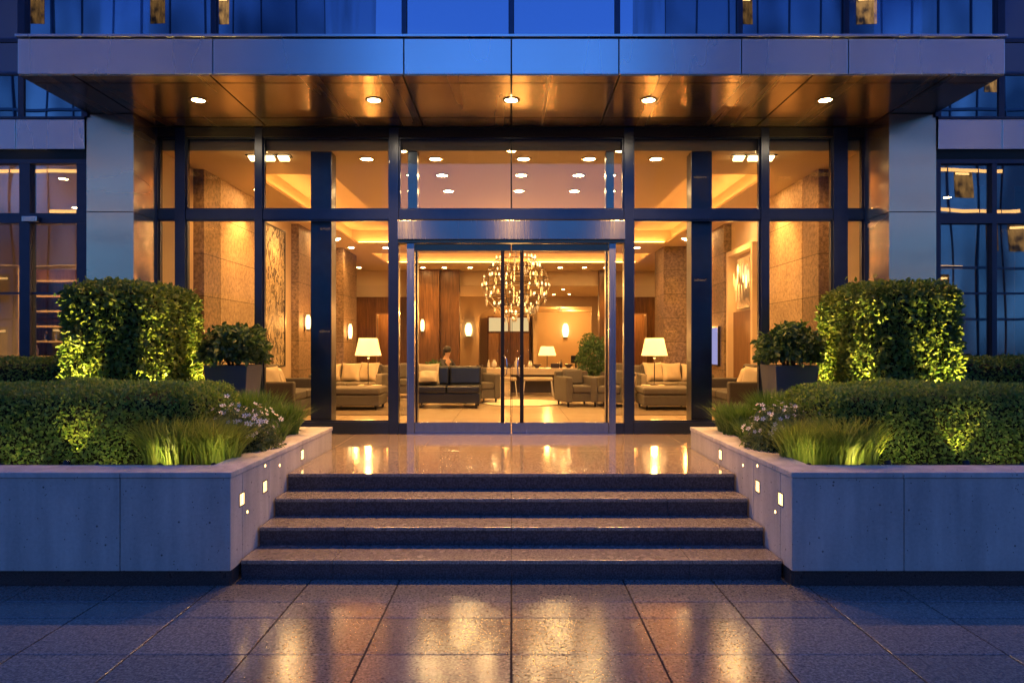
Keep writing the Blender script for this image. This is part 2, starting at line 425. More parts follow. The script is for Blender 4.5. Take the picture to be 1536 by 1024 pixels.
def step_light(s, D, z, sq, label):
    w = .046 if sq else .02; h = .086 if sq else .045
    t = thing('step_light' if sq else 'marker_light', label, 'wall light', (s*2.03, D, z), 0, 'wall lights beside the steps')
    q = -s
    def bx(m, x0, x1, y0, y1, z0, z1):
        a, b = sorted((q*x0, q*x1)); return m.box(a, b, y0, y1, z0, z1)
    d = w*.9
    if sq:
        m = MB(); f = .009
        bx(m, -.02, .004, -d-f, -d, -h/2-f, h/2+f); bx(m, -.02, .004, d, d+f, -h/2-f, h/2+f)
        bx(m, -.02, .004, -d, d, h/2, h/2+f); bx(m, -.02, .004, -d, d, -h/2-f, -h/2); m.build('frame', 'steel', t)
        bx(MB(), -.02, .0, -d, d, -h/2, h/2).build('lens', 'step_lens', t)
    else:
        m = MB(); m.tube([(-.01*q, 0, 0), (.004*q, 0, 0)], .019, 14); m.build('bezel', 'steel', t)
        m = MB(); m.tube([(0, 0, 0), (.006*q, 0, 0)], .0125, 14); m.build('lens', 'step_lens', t)
for s in (-1, 1):
    sd = 'left' if s < 0 else 'right'
    step_light(s, 5.14, .589, True, 'square glowing wall light nearest the pavement in the %s planter wall' % sd)
    step_light(s, 5.62, .587, True, 'square glowing wall light in the middle of the %s planter wall' % sd)
    step_light(s, 6.62, .69, True, 'square glowing wall light by the landing in the %s planter wall' % sd)
    step_light(s, 5.24, .47, False, 'tiny round marker light lowest on the %s planter wall' % sd)
    step_light(s, 5.62, .757, False, 'tiny round marker light above the middle square one, %s planter wall' % sd)
    step_light(s, 5.97, .70, False, 'tiny round marker light beside the top step, %s planter wall' % sd)

# ================================================================== THE BUILDING
B = thing('hotel_building', 'glass fronted hotel with brushed metal canopy, glowing lobby and glass doors', 'building', (0, 9, 0))
class BM(MB):
    pass
def bpart(m, name, mat, parent=B, bevel=0, label=None, smooth=False):
    off = Vector((0, 9, 0))
    m.v = [tuple(Vector(v)-off) for v in m.v]
    o = m.build(name, mat, parent, bevel, smooth)
    if label: o['label'] = label
    return o
def bbox(name, mat, x0, x1, y0, y1, z0, z1, parent=B, bevel=0, label=None):
    return bpart(MB().box(min(x0, x1), max(x0, x1), y0, y1, z0, z1), name, mat, parent, bevel, label)
def bempty(name, label=None):
    o = bpy.data.objects.new(name, None); COL.objects.link(o); o.parent = B
    if label: o['label'] = label
    return o

# ---- canopy
CZ = 4.612; CF = 7.24; CXW = 5.24
fj = [-5.24, -3.165, -1.14, 0, 1.14, 2.44, 3.575, 5.24]
cano = bbox('canopy', 'black_gap', -CXW+.03, CXW-.03, CF+.03, 8.96, CZ+.02, 5.0)
for a, b in zip(fj[:-1], fj[1:]): bbox('fascia_panel', 'fascia_metal', a+.006, b-.006, CF, CF+.028, CZ+.014, 4.998, cano, .003)
bbox('ledge', 'fascia_metal', -CXW-.01, CXW+.01, CF-.025, CF+.2, 5.012, 5.04, cano, .003)
for s in (-1, 1): bbox('side_panel', 'fascia_metal', s*(CXW-.028), s*CXW, CF+.03, 8.41, CZ+.01, 4.998, cano, .003)
sxj = [-5.24, -4.65, -3.2, -1.15, 0, 1.15, 3.2, 4.65, 5.24]; syj = [CF, 7.457, 8.585, 8.93]
for i in range(8):
    for j in range(3):
        bbox('soffit_panel', 'soffit_metal', sxj[i]+.010, sxj[i+1]-.010, syj[j]+.010, syj[j+1]-.009, CZ, CZ+.018, cano)
# ---- projecting glass box above the canopy
up = bbox('upper_bay', 'dark_wall', -5.1, 5.1, 9.6, 9.7, 5.1, 9.3)
bbox('floor_slab', 'dark_wall', -5.2, 5.2, CF+.25, 9.6, 5.05, 5.12, up)
bbox('roof', 'spandrel', -5.3, 5.3, CF-.04, 12, 9.3, 9.5, up)
uj = [-5.24, -3.165, -1.14, 0, 1.13, 2.43, 3.56, 5.24]
m = MB()
for k, a in enumerate(uj):
    w = .05 if 0 < k < 7 else .075
    m.box(a-w/2+(.04 if k == 0 else -.04 if k == 7 else 0), a+w/2+(.04 if k == 0 else -.04 if k == 7 else 0), CF, CF+.10, 5.055, 9.3)
bpart(m, 'mullion', 'dark_frame', up)
for a, b in zip(uj[:-1], uj[1:]):
    for (z0, z1) in ((5.045, 7.1), (7.14, 9.28)):
        bbox('pane', 'coated_glass', a+.03, b-.03, CF+.045, CF+.057, z0, z1, up)
for s in (-1, 1): bbox('side_glass', 'spandrel', s*5.2, s*5.235, CF+.1, 8.45, 5.045, 9.28, up)

# ---- side wings
WD = 8.42
def wing(s):
    side = 'left' if s < 0 else 'right'
    w = bempty('wing', '%s wing with dark framed shop windows under blue metal fascia' % side)
    w.location = (0, 0, 0)
    def bb(name, mat, x0, x1, y0, y1, z0, z1, bevel=0, label=None):
        return bbox(name, mat, s*x0, s*x1, y0, y1, z0, z1, w, bevel, label)
    X1 = 13.0
    js = [5.25, 6.1 if s < 0 else 6.04, 7.5, 9.0, 10.5, 13]
    for a, b in zip(js[:-1], js[1:]):
        bb('fascia_panel', 'fascia_metal', a+.005, b-.005, WD-.02, WD+.01, 4.165, 4.53, .003)
    bb('backing', 'black_gap', 5.25, X1, WD+.012, WD+.3, 4.05, 5.06)
    bb('ledge', 'dark_frame', 5.25, X1, WD-.03, WD+.0, 4.534, 4.562)
    # upper glazing and spandrels
    uj = [5.25, 6.03, 7.4, 8.8, 10.3, 13]
    for a, b in zip(uj[:-1], uj[1:]):
        bb('upper_pane', 'coated_glass', a+.03, b-.03, WD-.01, WD+.005, 4.57, 5.07)
        bb('spandrel_panel', 'spandrel', a+.006, b-.006, WD-.02, WD+.01, 5.10, 5.47, .003)
        bb('spandrel_panel', 'spandrel', a+.006, b-.006, WD-.02, WD+.01, 5.52, 6.30, .003)
        bb('upper_pane', 'coated_glass', a+.03, b-.03, WD-.01, WD+.005, 6.36, 9.2)
    bb('wall_core', 'dark_wall', 5.25, X1, WD+.02, WD+.3, 5.08, 9.3)
    m = MB()
    for a in uj: 
        p, q = sorted((s*(a-.035), s*(a+.035))); m.box(p, q, WD-.03, WD+.01, 4.565, 5.085)
    p, q = sorted((s*5.25, s*X1)); m.box(p, q, WD-.03, WD+.01, 5.075, 5.095); m.box(p, q, WD-.028, WD+.01, 5.475, 5.515)
    bpart(m, 'mullion', 'dark_frame', w)
    # ground floor windows
    mj = [5.31, 6.02, 7.25, 8.5, 9.75, 11.0, 13] if s < 0 else [5.28, 5.975, 7.1, 8.3, 9.6, 11, 13]
    hw = .065 if s < 0 else .03
    for a in mj: bb('post', 'dark_frame', a-hw, a+hw, WD+.02, WD+.14, .75, 4.05)
    m = MB(); p, q = sorted((s*5.25, s*X1))
    m.box(p, q, WD+.015, WD+.13, 3.26, 3.385); m.box(p, q, WD+.015, WD+.13, 4.0, 4.05); m.box(p, q, WD+.015, WD+.13, .6, .80)
    m.box(p, q, WD+.05, WD+.10, 2.385, 2.41)
    bpart(m, 'transom', 'dark_frame', w)
    for a, b in zip(mj[:-1], mj[1:]):
        for z0, z1 in ((3.385, 4.0), (.8, 3.26)):
            bb('shop_window', 'amber_wing_glass' if s < 0 and z0 < 3 else 'wing_glass', a+hw, b-hw, WD+.07, WD+.078, z0, z1)
    # room behind
    wall = 'beige_wall' if s < 0 else 'dark_wall'
    bb('room_wall', wall, 4.95, X1, 12.6, 12.8, .5, 4.2); bb('room_end', wall, X1, X1+.2, WD, 12.8, .5, 9.3)
    bb('room_floor', 'lobby_floor', 5.25, X1, WD+.14, 12.6, .5, ZL); bb('room_ceiling', 'ceiling_paint' if s < 0 else 'dark_wall', 4.95, X1, WD+.3, 12.6, 4.1, 4.25)
    bb('party_wall', wall, 4.95, 5.25, 9.1, 12.6, .5, 4.1)
    bb('roof', 'spandrel', 5.25, X1+.2, WD-.05, 13, 9.3, 9.5)
    return w
wings = {s: wing(s) for s in (-1, 1)}

# ---- pillars
def pillar(s):
    side = 'left' if s < 0 else 'right'
    p = bbox('pillar', 'black_gap', s*4.68, s*5.225, WD+.02, 9.08, .6, 4.60)
    p['label'] = 'brushed steel clad pillar %s of the lobby glass' % side
    zj = [.6, 1.35, 2.372, 3.396, CZ-.003]
    for a, b in zip(zj[:-1], zj[1:]):
        bbox('front_panel', 'pillar_metal', s*4.66, s*5.24, WD, WD+.018, a+.004, b-.004, p, .002)
        bbox('side_panel', 'pillar_metal', s*4.66, s*4.678, WD+.02, 9.08, a+.004, b-.004, p)
        bbox('outer_panel', 'pillar_metal', s*5.226, s*5.24, WD+.02, WD+.2, a+.004, b-.004, p)
for s in (-1, 1): pillar(s)

# ---- lobby facade
def fx(px): return X(px, FD)
def fz(py): return Z(py, FD)
ZT1, ZT0 = 4.485, 3.536; ZB1, ZB0 = 3.404, .751
for a, b in ((226, 240), (266, 281), (385, 396), (585, 599), (935, 949), (1139, 1151), (1247, 1268), (1293, 1309)):
    bbox('mullion', 'dark_frame', fx(a), fx(b), 8.93, 9.07, ZL, 4.6, B, .002)
    fxa, fxb = fx(a)+.02, fx(b)-.02
bbox('head_frame', 'black_gap', -4.68, 4.68, 8.94, 9.06, ZT1, 4.608)
bays = [(240, 266), (281, 385), (396, 585), (599, 935), (949, 1139), (1151, 1247), (1268, 1293)]
for i, (a, b) in enumerate(bays):
    x0, x1 = fx(a), fx(b)
    bbox('transom', 'dark_frame', x0+.001, x1-.001, 8.945, 9.055, ZB1, ZT0, B, .002)
    t_ = .018
    for z0, z1, nm in ((ZT0, ZT1, 'window'), (ZB0, ZB1, 'window')):
        if i == 3 and z0 == ZB0: continue
        m = MB(); m.box(x0, x0+t_, 8.97, 9.03, z0, z1); m.box(x1-t_, x1, 8.97, 9.03, z0, z1)
        m.box(x0+t_, x1-t_, 8.97, 9.03, z0, z0+t_); m.box(x0+t_, x1-t_, 8.97, 9.03, z1-t_, z1)
        wn = bpart(m, nm, 'dark_frame')
        if i == 3:
            bbox('pane', 'transom_glass', x0+t_, -.009, 8.995, 9.007, z0+t_, z1-t_, wn); bbox('pane', 'transom_glass', .009, x1-t_, 8.995, 9.007, z0+t_, z1-t_, wn)
            bbox('joint', 'black_metal', -.009, .009, 8.985, 9.015, z0+t_, z1-t_, wn)
        else: bbox('pane', 'clear_glass', x0+t_, x1-t_, 8.995, 9.007, z0+t_, z1-t_, wn)
    if i != 3: bbox('sill', 'dark_frame', x0+.001, x1-.001, 8.92, 9.06, ZL+.001, ZB0, B, .003)
# slim steel columns just behind the glass
for a, b in ((466, 497), (1037, 1068)):
    D = 9.1; bbox('steel_column', 'dark_frame', X(a, D), X(b, D), 9.10, 9.35, ZL, 4.6, B, .004)
# ---- entrance
DP = fx(612), fx(623), fx(912), fx(922)
bbox('door_header', 'header_metal', fx(599)+.002, fx(935)-.002, 8.83, 9.04, 3.125, 3.37, B, .004)
bbox('header_shadow_gap', 'black_gap', fx(599)+.002, fx(935)-.002, 8.94, 9.04, 3.372, 3.402)
bbox('door_track', 'bronze_frame', fx(599)+.002, fx(935)-.002, 8.87, 9.03, 3.085, 3.123)
for a, b in ((DP[0], DP[1]), (DP[2], DP[3])): bbox('door_post', 'post_metal', a, b, 8.90, 9.03, ZL, 3.085, B, .003)
for a, b in ((fx(599), DP[0]), (DP[3], fx(935))):
    f = MB().box(a+.002, b-.002, 8.95, 9.03, ZL, .735); f = bpart(f, 'sidelight', 'dark_frame')
    bbox('pane', 'door_glass', a+.004, b-.004, 8.985, 8.995, .735, 3.085, f)
for s in (-1, 1):
    x0, x1 = (DP[1]+.003, -.006) if s < 0 else (.006, DP[2]-.003)
    d = bbox('sliding_door', 'post_metal', x0, x1, 8.93, 8.975, ZL+.012, .745, B, .003, '%s glass door leaf with long dark pull bar' % ('left' if s < 0 else 'right'))
    bbox('top_rail', 'bronze_frame', x0, x1, 8.93, 8.975, 2.99, 3.08, d, .002)
    bbox('pane', 'door_glass', x0+.004, x1-.004, 8.948, 8.958, .745, 2.99, d)
    mx = -.012 if s < 0 else .006
    bbox('stile', 'black_metal', mx, mx+.006, 8.938, 8.97, .745, 2.99, d)
    hx = fx(754) if s < 0 else fx(782.5)
    bbox('pull_bar', 'black_metal', hx-.024, hx+.024, 8.885, 8.915, .745, 2.985, d, .004)
    m = MB()
    for zz in (.85, 1.8, 2.88): m.tube([(hx, 8.915, zz), (hx, 8.95, zz)], .01)
    bpart(m, 'bracket', 'steel', d)
    m = MB(); q = .05*(-s)
    m.tube([(hx-.01*s, 8.88, 1.62), (hx-.05*s, 8.85, 1.58), (hx-.058*s, 8.85, 1.48), (hx-.05*s, 8.85, 1.38), (hx-.01*s, 8.88, 1.34)], .009)
    bpart(m, 'handle', 'steel', d, smooth=True)
bbox('threshold', 'steel', DP[0], DP[3], 8.86, 9.05, ZL+.001, ZL+.011)
# vestibule posts and inner head just inside
for a, b in ((612, 626), (909, 921)):
    D = 9.1; bbox('vestibule_post', 'dark_frame', X(a, D), X(b, D), 9.10, 9.25, ZL, 4.6)
# door closer on left wing
c_ = bbox('door_closer', 'steel', X(36, 8.4), X(58, 8.4), 8.36, 8.41, Z(333, 8.4), Z(325, 8.4), B, .004)

# ================================================================== LOBBY SHELL
LC = 4.335
bbox('lobby_floor', 'lobby_floor', -8, 8, 9.071, 37, .35, ZL-.0005)
LS = 4.72
bbox('ceiling_slab', 'ceiling_paint', -8.2, 8.2, 9.0, 37, LS, LS+.2)
rects = [(-4.7, 4.7, 9.07, 10.3), (-4.7, -3.9, 10.3, 17.3), (-2.7, 2.7, 10.3, 17.3), (3.9, 4.7, 10.3, 17.3), (-4.7, 4.7, 17.3, 19.0),
         (-8, -3.9, 19.0, 21.4), (3.9, 8, 19.0, 21.4), (-8, 8, 21.4, 23.5)]
for r in rects: bbox('ceiling_panel', 'ceiling_paint', *r, LC, LC+.05)
bbox('ceiling_beam', 'ceiling_paint', -8, 8, 23.5, 23.7, 3.835, 4.72)
bbox('rear_ceiling', 'ceiling_paint', -8, 8, 23.7, 28.5, 3.835, 3.9)
bbox('entrance_ceiling_edge', 'ceiling_paint', -4.7, 4.7, 9.065, 9.15, LC+.05, LS)
# cove recess walls + hidden led strips
def cove(x0, x1, y0, y1):
    e = .18; m = MB(); z0, z1 = LC+.05, LS
    m.box(x0-e-.02, x0-e, y0-e, y1+e, z0, z1); m.box(x1+e, x1+e+.02, y0-e, y1+e, z0, z1)
    m.box(x0-e, x1+e, y0-e-.02, y0-e, z0, z1); m.box(x0-e, x1+e, y1+e, y1+e+.02, z0, z1)
    bpart(m, 'cove_recess', 'ceiling_paint')
    m = MB(); z0, z1 = LC+.052, LC+.07; a, b = .09, .13
    m.box(x0-b, x0-a, y0, y1, z0, z1); m.box(x1+a, x1+b, y0, y1, z0, z1)
    m.box(x0, x1, y0-b, y0-a, z0, z1); m.box(x0, x1, y1+a, y1+b, z0, z1)
    bpart(m, 'cove_light_strip', 'cove_strip')
cove(-3.9, -2.7, 10.3, 17.3); cove(2.7, 3.9, 10.3, 17.3); cove(-3.9, 3.9, 19.0, 21.4)

WX = 4.66
for s in (-1, 1):
    sd = 'left' if s < 0 else 'right'
    bbox('lobby_wall', 'beige_wall', s*WX, s*4.94, 9.08, 19.5, ZL, LS, B, 0, 'beige %s wall of the lobby' % sd)
    bbox('return_wall', 'beige_wall', s*4.94, s*8, 19.3, 19.5, ZL, LS)
    bbox('outer_wall', 'beige_wall', s*8, s*8.2, 19.3, 28.7, ZL, LS)
    bbox('stone_pilaster', 'brown_stone', s*4.5, s*WX, 10.0, 10.55, ZL, LC, B, .004)
    bbox('stone_pilaster', 'sand_stone', s*4.5, s*WX, 10.57, 12.1, ZL, LC, B, .004)
    bbox('stone_pilaster', 'brown_stone', s*4.5, s*WX, 14.45, 15.5, ZL, LC, B, .004)
bbox('stone_pilaster', 'brown_stone', -4.66, -4.42, 18.0, 19.5, ZL, LC, B, .004)
bbox('stone_pilaster', 'sand_stone', 4.42, 4.66, 15.9, 16.7, ZL, LC, B, .004)
bbox('stone_pillar', 'brown_stone', 3.95, 4.655, 17.7, 18.8, ZL, LC, B, .004)
# right wall display niche frame
m = MB(); m.box(4.50, 4.66, 12.75, 12.85, ZL, 3.7); m.box(4.50, 4.66, 14.2, 14.3, ZL, 3.7); m.box(4.50, 4.66, 12.85, 14.2, 3.6, 3.7)
bpart(m, 'niche_frame', 'beige_wall')
bbox('niche_panel', 'walnut', 4.62, 4.658, 12.85, 14.2, ZL, 2.45)

# rear walls
for s in (-1, 1):
    bbox('wood_wall', 'walnut', s*3.35, s*4.10, 23.52, 23.68, ZL, 3.45); bbox('wood_wall', 'walnut', s*4.62, s*8, 23.52, 23.68, ZL, 3.45)
    bbox('wood_wall', 'walnut', s*4.10, s*4.62, 23.52, 23.68, 2.85, 3.45)
    bbox('wall_head', 'beige_wall', s*3.35, s*8, 23.50, 23.70, 3.452, 3.834)
    m = MB(); m.box(*sorted((s*4.06, s*4.10)), 23.48, 23.519, ZL, 2.89); m.box(*sorted((s*4.62, s*4.66)), 23.48, 23.519, ZL, 2.89); m.box(*sorted((s*4.10, s*4.62)), 23.48, 23.519, 2.85, 2.89)
    bpart(m, 'door_frame', 'oak')
    bbox('passage_wall', 'oak', s*3.9, s*4.9, 25.4, 25.5, ZL, 3.4); bbox('passage_side', 'oak', s*4.9, s*5.0, 23.7, 25.4, ZL, 3.4)
bbox('wood_pillar', 'walnut', -3.32, -2.42, 22.9, 23.5, ZL, LC, B, .004); bbox('wood_pillar', 'walnut', -2.40, -1.76, 23.1, 23.5, ZL, LC, B, .004)
bbox('wood_pillar', 'walnut', 2.98, 3.34, 23.1, 23.5, ZL, LC, B, .004); bbox('wood_pillar', 'walnut', 3.35, 3.75, 24.5, 24.9, ZL, 3.83, B, .004)
BY = 28.5
bbox('rear_wall', 'beige_wall', -8, -1.36, BY, BY+.2, ZL, 3.835); bbox('rear_wall', 'beige_wall', 3.35, 8, BY, BY+.2, ZL, 3.835)
bbox('rear_wall', 'beige_wall', .92, 1.08, BY, BY+.2, ZL, 3.835)
bbox('rear_wall_head', 'beige_wall', 1.08, 3.35, BY, BY+.2, 3.42, 3.835)
# arched alcove head (profile with a flat segmental arch)
m = MB(); n = 14; x0, x1 = -1.36, .92
pts = []
for k in range(n+1):
    u = k/n; pts.append((x0+(x1-x0)*u, 3.02 + .40*math.sin(math.pi*min(1, max(0, u)))**.6))
for k in range(n):
    (a, za), (b, zb) = pts[k], pts[k+1]
    m.add([(a,BY,za),(b,BY,zb),(b,BY,3.835),(a,BY,3.835),(a,BY+.2,za),(b,BY+.2,zb),(b,BY+.2,3.835),(a,BY+.2,3.835)], [(0,1,2,3),(4,7,6,5),(0,4,5,1)])
bpart(m, 'alcove_arch', 'beige_wall')
bbox('alcove_back', 'beige_wall', -1.56, 1.1, 29.9, 30.1, ZL, 3.9); bbox('alcove_side', 'beige_wall', -1.56, -1.36, BY+.2, 29.9, ZL, 3.9); bbox('alcove_side', 'beige_wall', .92, 1.08, BY+.2, 29.9, ZL, 3.9)
bbox('alcove_ceiling', 'ceiling_paint', -1.36, .92, BY+.2, 29.9, 3.5, 3.6)
# joinery in the alcove: two lit panels above panelled doors
J = bbox('cabinet', 'walnut', -1.02, .80, 29.3, 29.88, ZL, 3.05)
for a, b in ((-.96, -.14), (-.06, .74)): bbox('lit_panel', 'panel_glow', a, b, 29.27, 29.298, 2.40, 2.98, J)
for a, b in ((-.98, -.55), (-.53, -.12), (-.08, .33), (.35, .76)):
    d_ = bbox('door_panel', 'oak' if a in (-.98, .35) else 'walnut', a, b, 29.27, 29.298, .66, 2.3, J, .006); bbox('knob', 'steel', b-.06, b-.04, 29.24, 29.268, 1.5, 1.6, d_)
# back room on the right
bbox('back_room_wall', 'beige_wall', 1.08, 8, 36, 36.2, ZL, 3.9); bbox('back_room_side', 'beige_wall', 4.6, 4.8, BY+.2, 36, ZL, 3.9); bbox('back_room_side', 'beige_wall', .9, 1.06, 30.1, 36, ZL, 3.9)
bbox('back_room_ceiling', 'ceiling_paint', .9, 4.8, BY+.2, 36, 3.55, 3.62)
for k in range(3): bbox('ceiling_light_strip', 'panel_glow', 2.0+.2*k, 2.1+.2*k, 30+1.5*k, 31.2+1.5*k, 3.53, 3.549)
for p in ((2.4, 32, 3.3), (3.0, 34.5, 3.3)): point(None, p, 60, WARM, .15)
point(None, (-.3, 28.9, 3.3), 14, AMBER, .1)
for s in (-1, 1): point(None, (s*4.4, 24.6, 3.0), 16, AMBER, .1)

# ================================================================== LIGHT FITTINGS
def ord_(k): return ['first', 'second', 'third', 'fourth', 'fifth', 'sixth', 'seventh', 'eighth', 'ninth', 'tenth'][k]
def downlight(x, y, z, r, power, label, group, angle=110, lens='downlight_lens', name='ceiling_downlight', trim='steel', color=WARM):
    if 'left wing' in label: color = (1, .62, .24)
    t = thing(name, label, 'downlight', (x, y, z), 0, group)
    MB().lathe([(r*.95, .0), (r*1.35, .0), (r*1.35, -.006), (r*1.0, -.012), (r*.95, -.004), (r*.95, 0)], n=20, cap=False).build('trim', trim, t, smooth=False)
    MB().lathe([(r*.94, -.001), (r*.94, -.006)], n=20).build('lens', lens, t)
    spot(t, (0, 0, -.03), (0, 0, -2), power, angle, .7, color, r*.7)
    return t
names5 = ['leftmost round downlight under the metal canopy', 'second round downlight from the left under the metal canopy', 'round downlight in the middle of the canopy soffit above the doors', 'second round downlight from the right under the metal canopy', 'rightmost round downlight under the metal canopy']
for k, x in enumerate((-3.65, -1.6, 0, 1.6, 3.66)):
    t = downlight(x, 7.96, CZ, .075, 75 if abs(x) > 3 else 170, names5[k], 'canopy downlights', 98 if abs(x) > 3 else 104, 'canopy_lens', 'canopy_downlight', 'bronze_frame')
ROWS = [
 (9.45, [-2.0, -1.05, .17, 1.08, 2.0], 'nearest the entrance glass'),
 (10.35, [-1.5, -1.05, .15, 1.02, 1.5], 'second behind the entrance glass'),
 (11.4, [-1.65, -1.05, .13, 1.05, 1.65], 'third behind the entrance glass'),
 (13.0, [-4.28, -2.2, -1.55, -.5, .5, 1.55, 2.2, 4.28], 'level with the chandelier, inner ones added'),  # inner lamps added to streak the paving with reflections
 (14.2, [-2.45, -1.1, 1.1, 2.45], 'added straight behind the chandelier'),  # row added for more light streaks on the paving
 (15.4, [-4.28, -2.2, -.9, .9, 2.2, 4.28], 'a step behind the chandelier'),
 (16.6, [-4.28, -2.3, -.45, .45, 2.3, 4.28], 'added over the long table'),  # extra row, put in for its reflections on the paving
 (17.9, [-4.2, -3.3, -2.1, -1.1, 1.0, 2.0, 3.3, 4.2], 'before the cross cove'),
 (22.4, [-5.0, -2.9, -2.2, -1.35, 1.6, 2.4, 3.1, 5.0], 'behind the cross cove'),
]
for y, xs_, nm in ROWS:
    for k, x in enumerate(xs_):
        downlight(x, y, LC, .082, 22 if y < 12 else 17 if y < 17 else 50, '%s from the left in the row of lobby ceiling downlights %s' % (ord_(k), nm), 'lobby ceiling downlights', 105)
for k, (x, y) in enumerate(((-.6, 25), (1.9, 25), (2.3, 27.2), (1.7, 27.4), (-5.2, 25.5))):
    downlight(x, y, 3.835, .07, 110, '%s of the small downlights in the low ceiling at the back of the lobby' % ord_(k), 'rear ceiling downlights', 110)
# wall washers over the stone
for s in (-1, 1):
    sd = 'left' if s < 0 else 'right'
    t = thing('ceiling_spotlight', 'row of three square tilting spotlights with dark housing, %s end of the lobby ceiling' % sd, 'spotlight', (s*3.3, 9.3, LC), 0, 'square ceiling spotlights')
    MB().box(-.30, .30, -.07, .07, -.012, 0).build('housing', 'black_metal', t)
    for k in range(3):
        x = -.2+.2*k
        MB().cbox((x, 0, -.03), .13, .11, .03, Matrix.Rotation(R(-18), 3, 'X')).build('square_lens', 'square_lens', t)
    spot(t, (0, 0, -.08), (s*1.1, 2.2, -1.6), 90, 85, .5, WARM, .08)
    spot(t, (.1, 0, -.08), (s*.9, 3.9, -1.3), 70, 60, .5, WARM, .08)
    t = downlight(s*4.2, 11.3, LC, .06, 110, 'bright downlight grazing the pale stone pilaster on the %s lobby wall' % sd, 'wall washing downlights', 95)
    t = downlight(s*4.2, 13.3, LC, .06, 100, 'bright downlight grazing the %s lobby wall before the middle seating' % sd, 'wall washing downlights', 95)
    t = downlight(s*4.15, 16.4, LC, .06, 60, 'bright downlight grazing the far part of the %s lobby wall' % sd, 'wall washing downlights', 95)

def sconce(x, y, z, nx, ny, label, r=.06, h=.17, power=9):
    t = thing('wall_sconce', label, 'wall lamp', (x, y, z), 0, 'wall sconces in the lobby')
    MB().cbox((-nx*.015, -ny*.015, -h*.95), .05, .05, .10).build('bracket', 'bronze_frame', t)
    MB().lathe([(r*.3, -h-.03), (r*.75, -h), (r*.3, -h+.02)], (nx*.07, ny*.07, 0), 12).build('cup', 'bronze_frame', t)
    MB().lathe([(r*.55, -h), (r*.9, -h*.5), (r, 0), (r*.85, h*.6), (r*.45, h)], (nx*.07, ny*.07, 0), 14).build('glass_shade', 'sconce_glow', t, smooth=True)
    point(t, (nx*.22, ny*.22, 0), power, AMBER, .05)
sconce(-4.49, 14.85, 2.27, 1, 0, 'glowing sconce on the stone pilaster of the left lobby wall', .06, .16)
sconce(-4.41, 18.4, 2.15, 1, 0, 'glowing sconce at the far end of the left lobby wall', .06, .2)
sconce(-2.97, 22.88, 2.45, 0, -1, 'glowing sconce on the left wood clad pillar at the back', .07, .2)
sconce(-1.78, 28.48, 2.45, 0, -1, 'glowing tulip sconce on the beige back wall left of the alcove', .15, .27, 40)
sconce(2.85, 35.98, 2.6, 0, -1, 'glowing tulip sconce in the back room on the right', .18, .36, 45)
sconce(4.41, 16.3, 2.2, -1, 0, 'glowing sconce on the right lobby wall beside the stone pillar', .06, .2)
# screens and wall art
def wallpanel(name, label, cat, x, y0, y1, z0, z1, mat, s, frame='black_metal'):
    t = thing(name, label, cat, (x, (y0+y1)/2, (z0+z1)/2)); w = (y1-y0)/2; h = (z1-z0)/2; q = .03
    m = MB(); a, b = sorted((0, -s*.05))
    m.box(a, b, -w-q, -w, -h-q, h+q); m.box(a, b, w, w+q, -h-q, h+q); m.box(a, b, -w, w, h, h+q); m.box(a, b, -w, w, -h-q, -h); m.build('frame', frame, t)
    a, b = sorted((-s*.005, -s*.035)); MB().box(a, b, -w, w, -h, h).build('panel', mat, t)
wallpanel('wall_art', 'tall framed relief of pale rippling shapes on the left lobby wall', 'artwork', -4.655, 12.62, 13.9, 1.36, 4.05, 'art_relief', -1)
wallpanel('wall_screen', 'lavender glowing screen far down the left lobby wall', 'screen', -4.655, 17.1, 17.8, 1.25, 1.95, 'screen_glow', -1)
wallpanel('wall_screen', 'lavender glowing screen on the right wall beside the dark column', 'screen', 4.49, 14.7, 15.4, 1.35, 2.15, 'screen_glow', 1)
wallpanel('wall_screen', 'small lavender screen farther down the right lobby wall', 'screen', 4.655, 17.0, 17.5, 1.25, 1.95, 'screen_glow', 1)
t = thing('crystal_wall_light', 'crystal wall light with hanging drops in the right wall niche', 'wall lamp', (4.62, 13.5, 3.0))
MB().box(-.03, 0, -.35, .35, -.5, .5).build('backplate', 'steel', t)
for k in range(16):
    MB().ellipsoid((-.08-.04*(k % 2), -.3+.04*k, .25*math.sin(k*1.7)), .018, .018, .14, 1, 6, 6).build('crystal_drop', 'crystal' if k % 4 else 'bulb', t)
point(t, (-.3, 0, 0), 6, WARM, .08)

# chandelier
ch = thing('chandelier', 'large round crystal chandelier with many small bulbs above the rug', 'chandelier', (.09, 13.7, 2.92))
MB().tube([(0, 0, .6), (0, 0, LC-2.92-.03)], .012).build('rod', 'steel', ch)
MB().lathe([(.10, LC-2.92-.04), (.12, LC-2.92), (.0, LC-2.92)], n=20).build('ceiling_rose', 'steel', ch)
m = None
levels = [(.56, .40), (.38, .56), (.18, .66), (0, .68), (-.18, .62), (-.36, .48), (-.52, .30)]
for z, r in levels: MB().torus((0, 0, z), r, .009).build('ring', 'bronze_frame', ch)
for k in range(10):
    a = 2*math.pi*k/10; MB().tube([(r*math.cos(a), r*math.sin(a), z) for z, r in levels], .006, 5).build('rib', 'bronze_frame', ch)
crm = MB().ellipsoid((0, 0, 0), .022, .022, .070, 1.2, 6, 6).build('crystal_drop', 'crystal', ch); crm.location = (0, 0, -.62)
blm = MB().lathe([(.008, -.045), (.022, -.01), (.024, .01), (.012, .04), (.002, .055)], n=8).build('bulb', 'bulb', ch, smooth=True); blm.location = (0, 0, -.5)
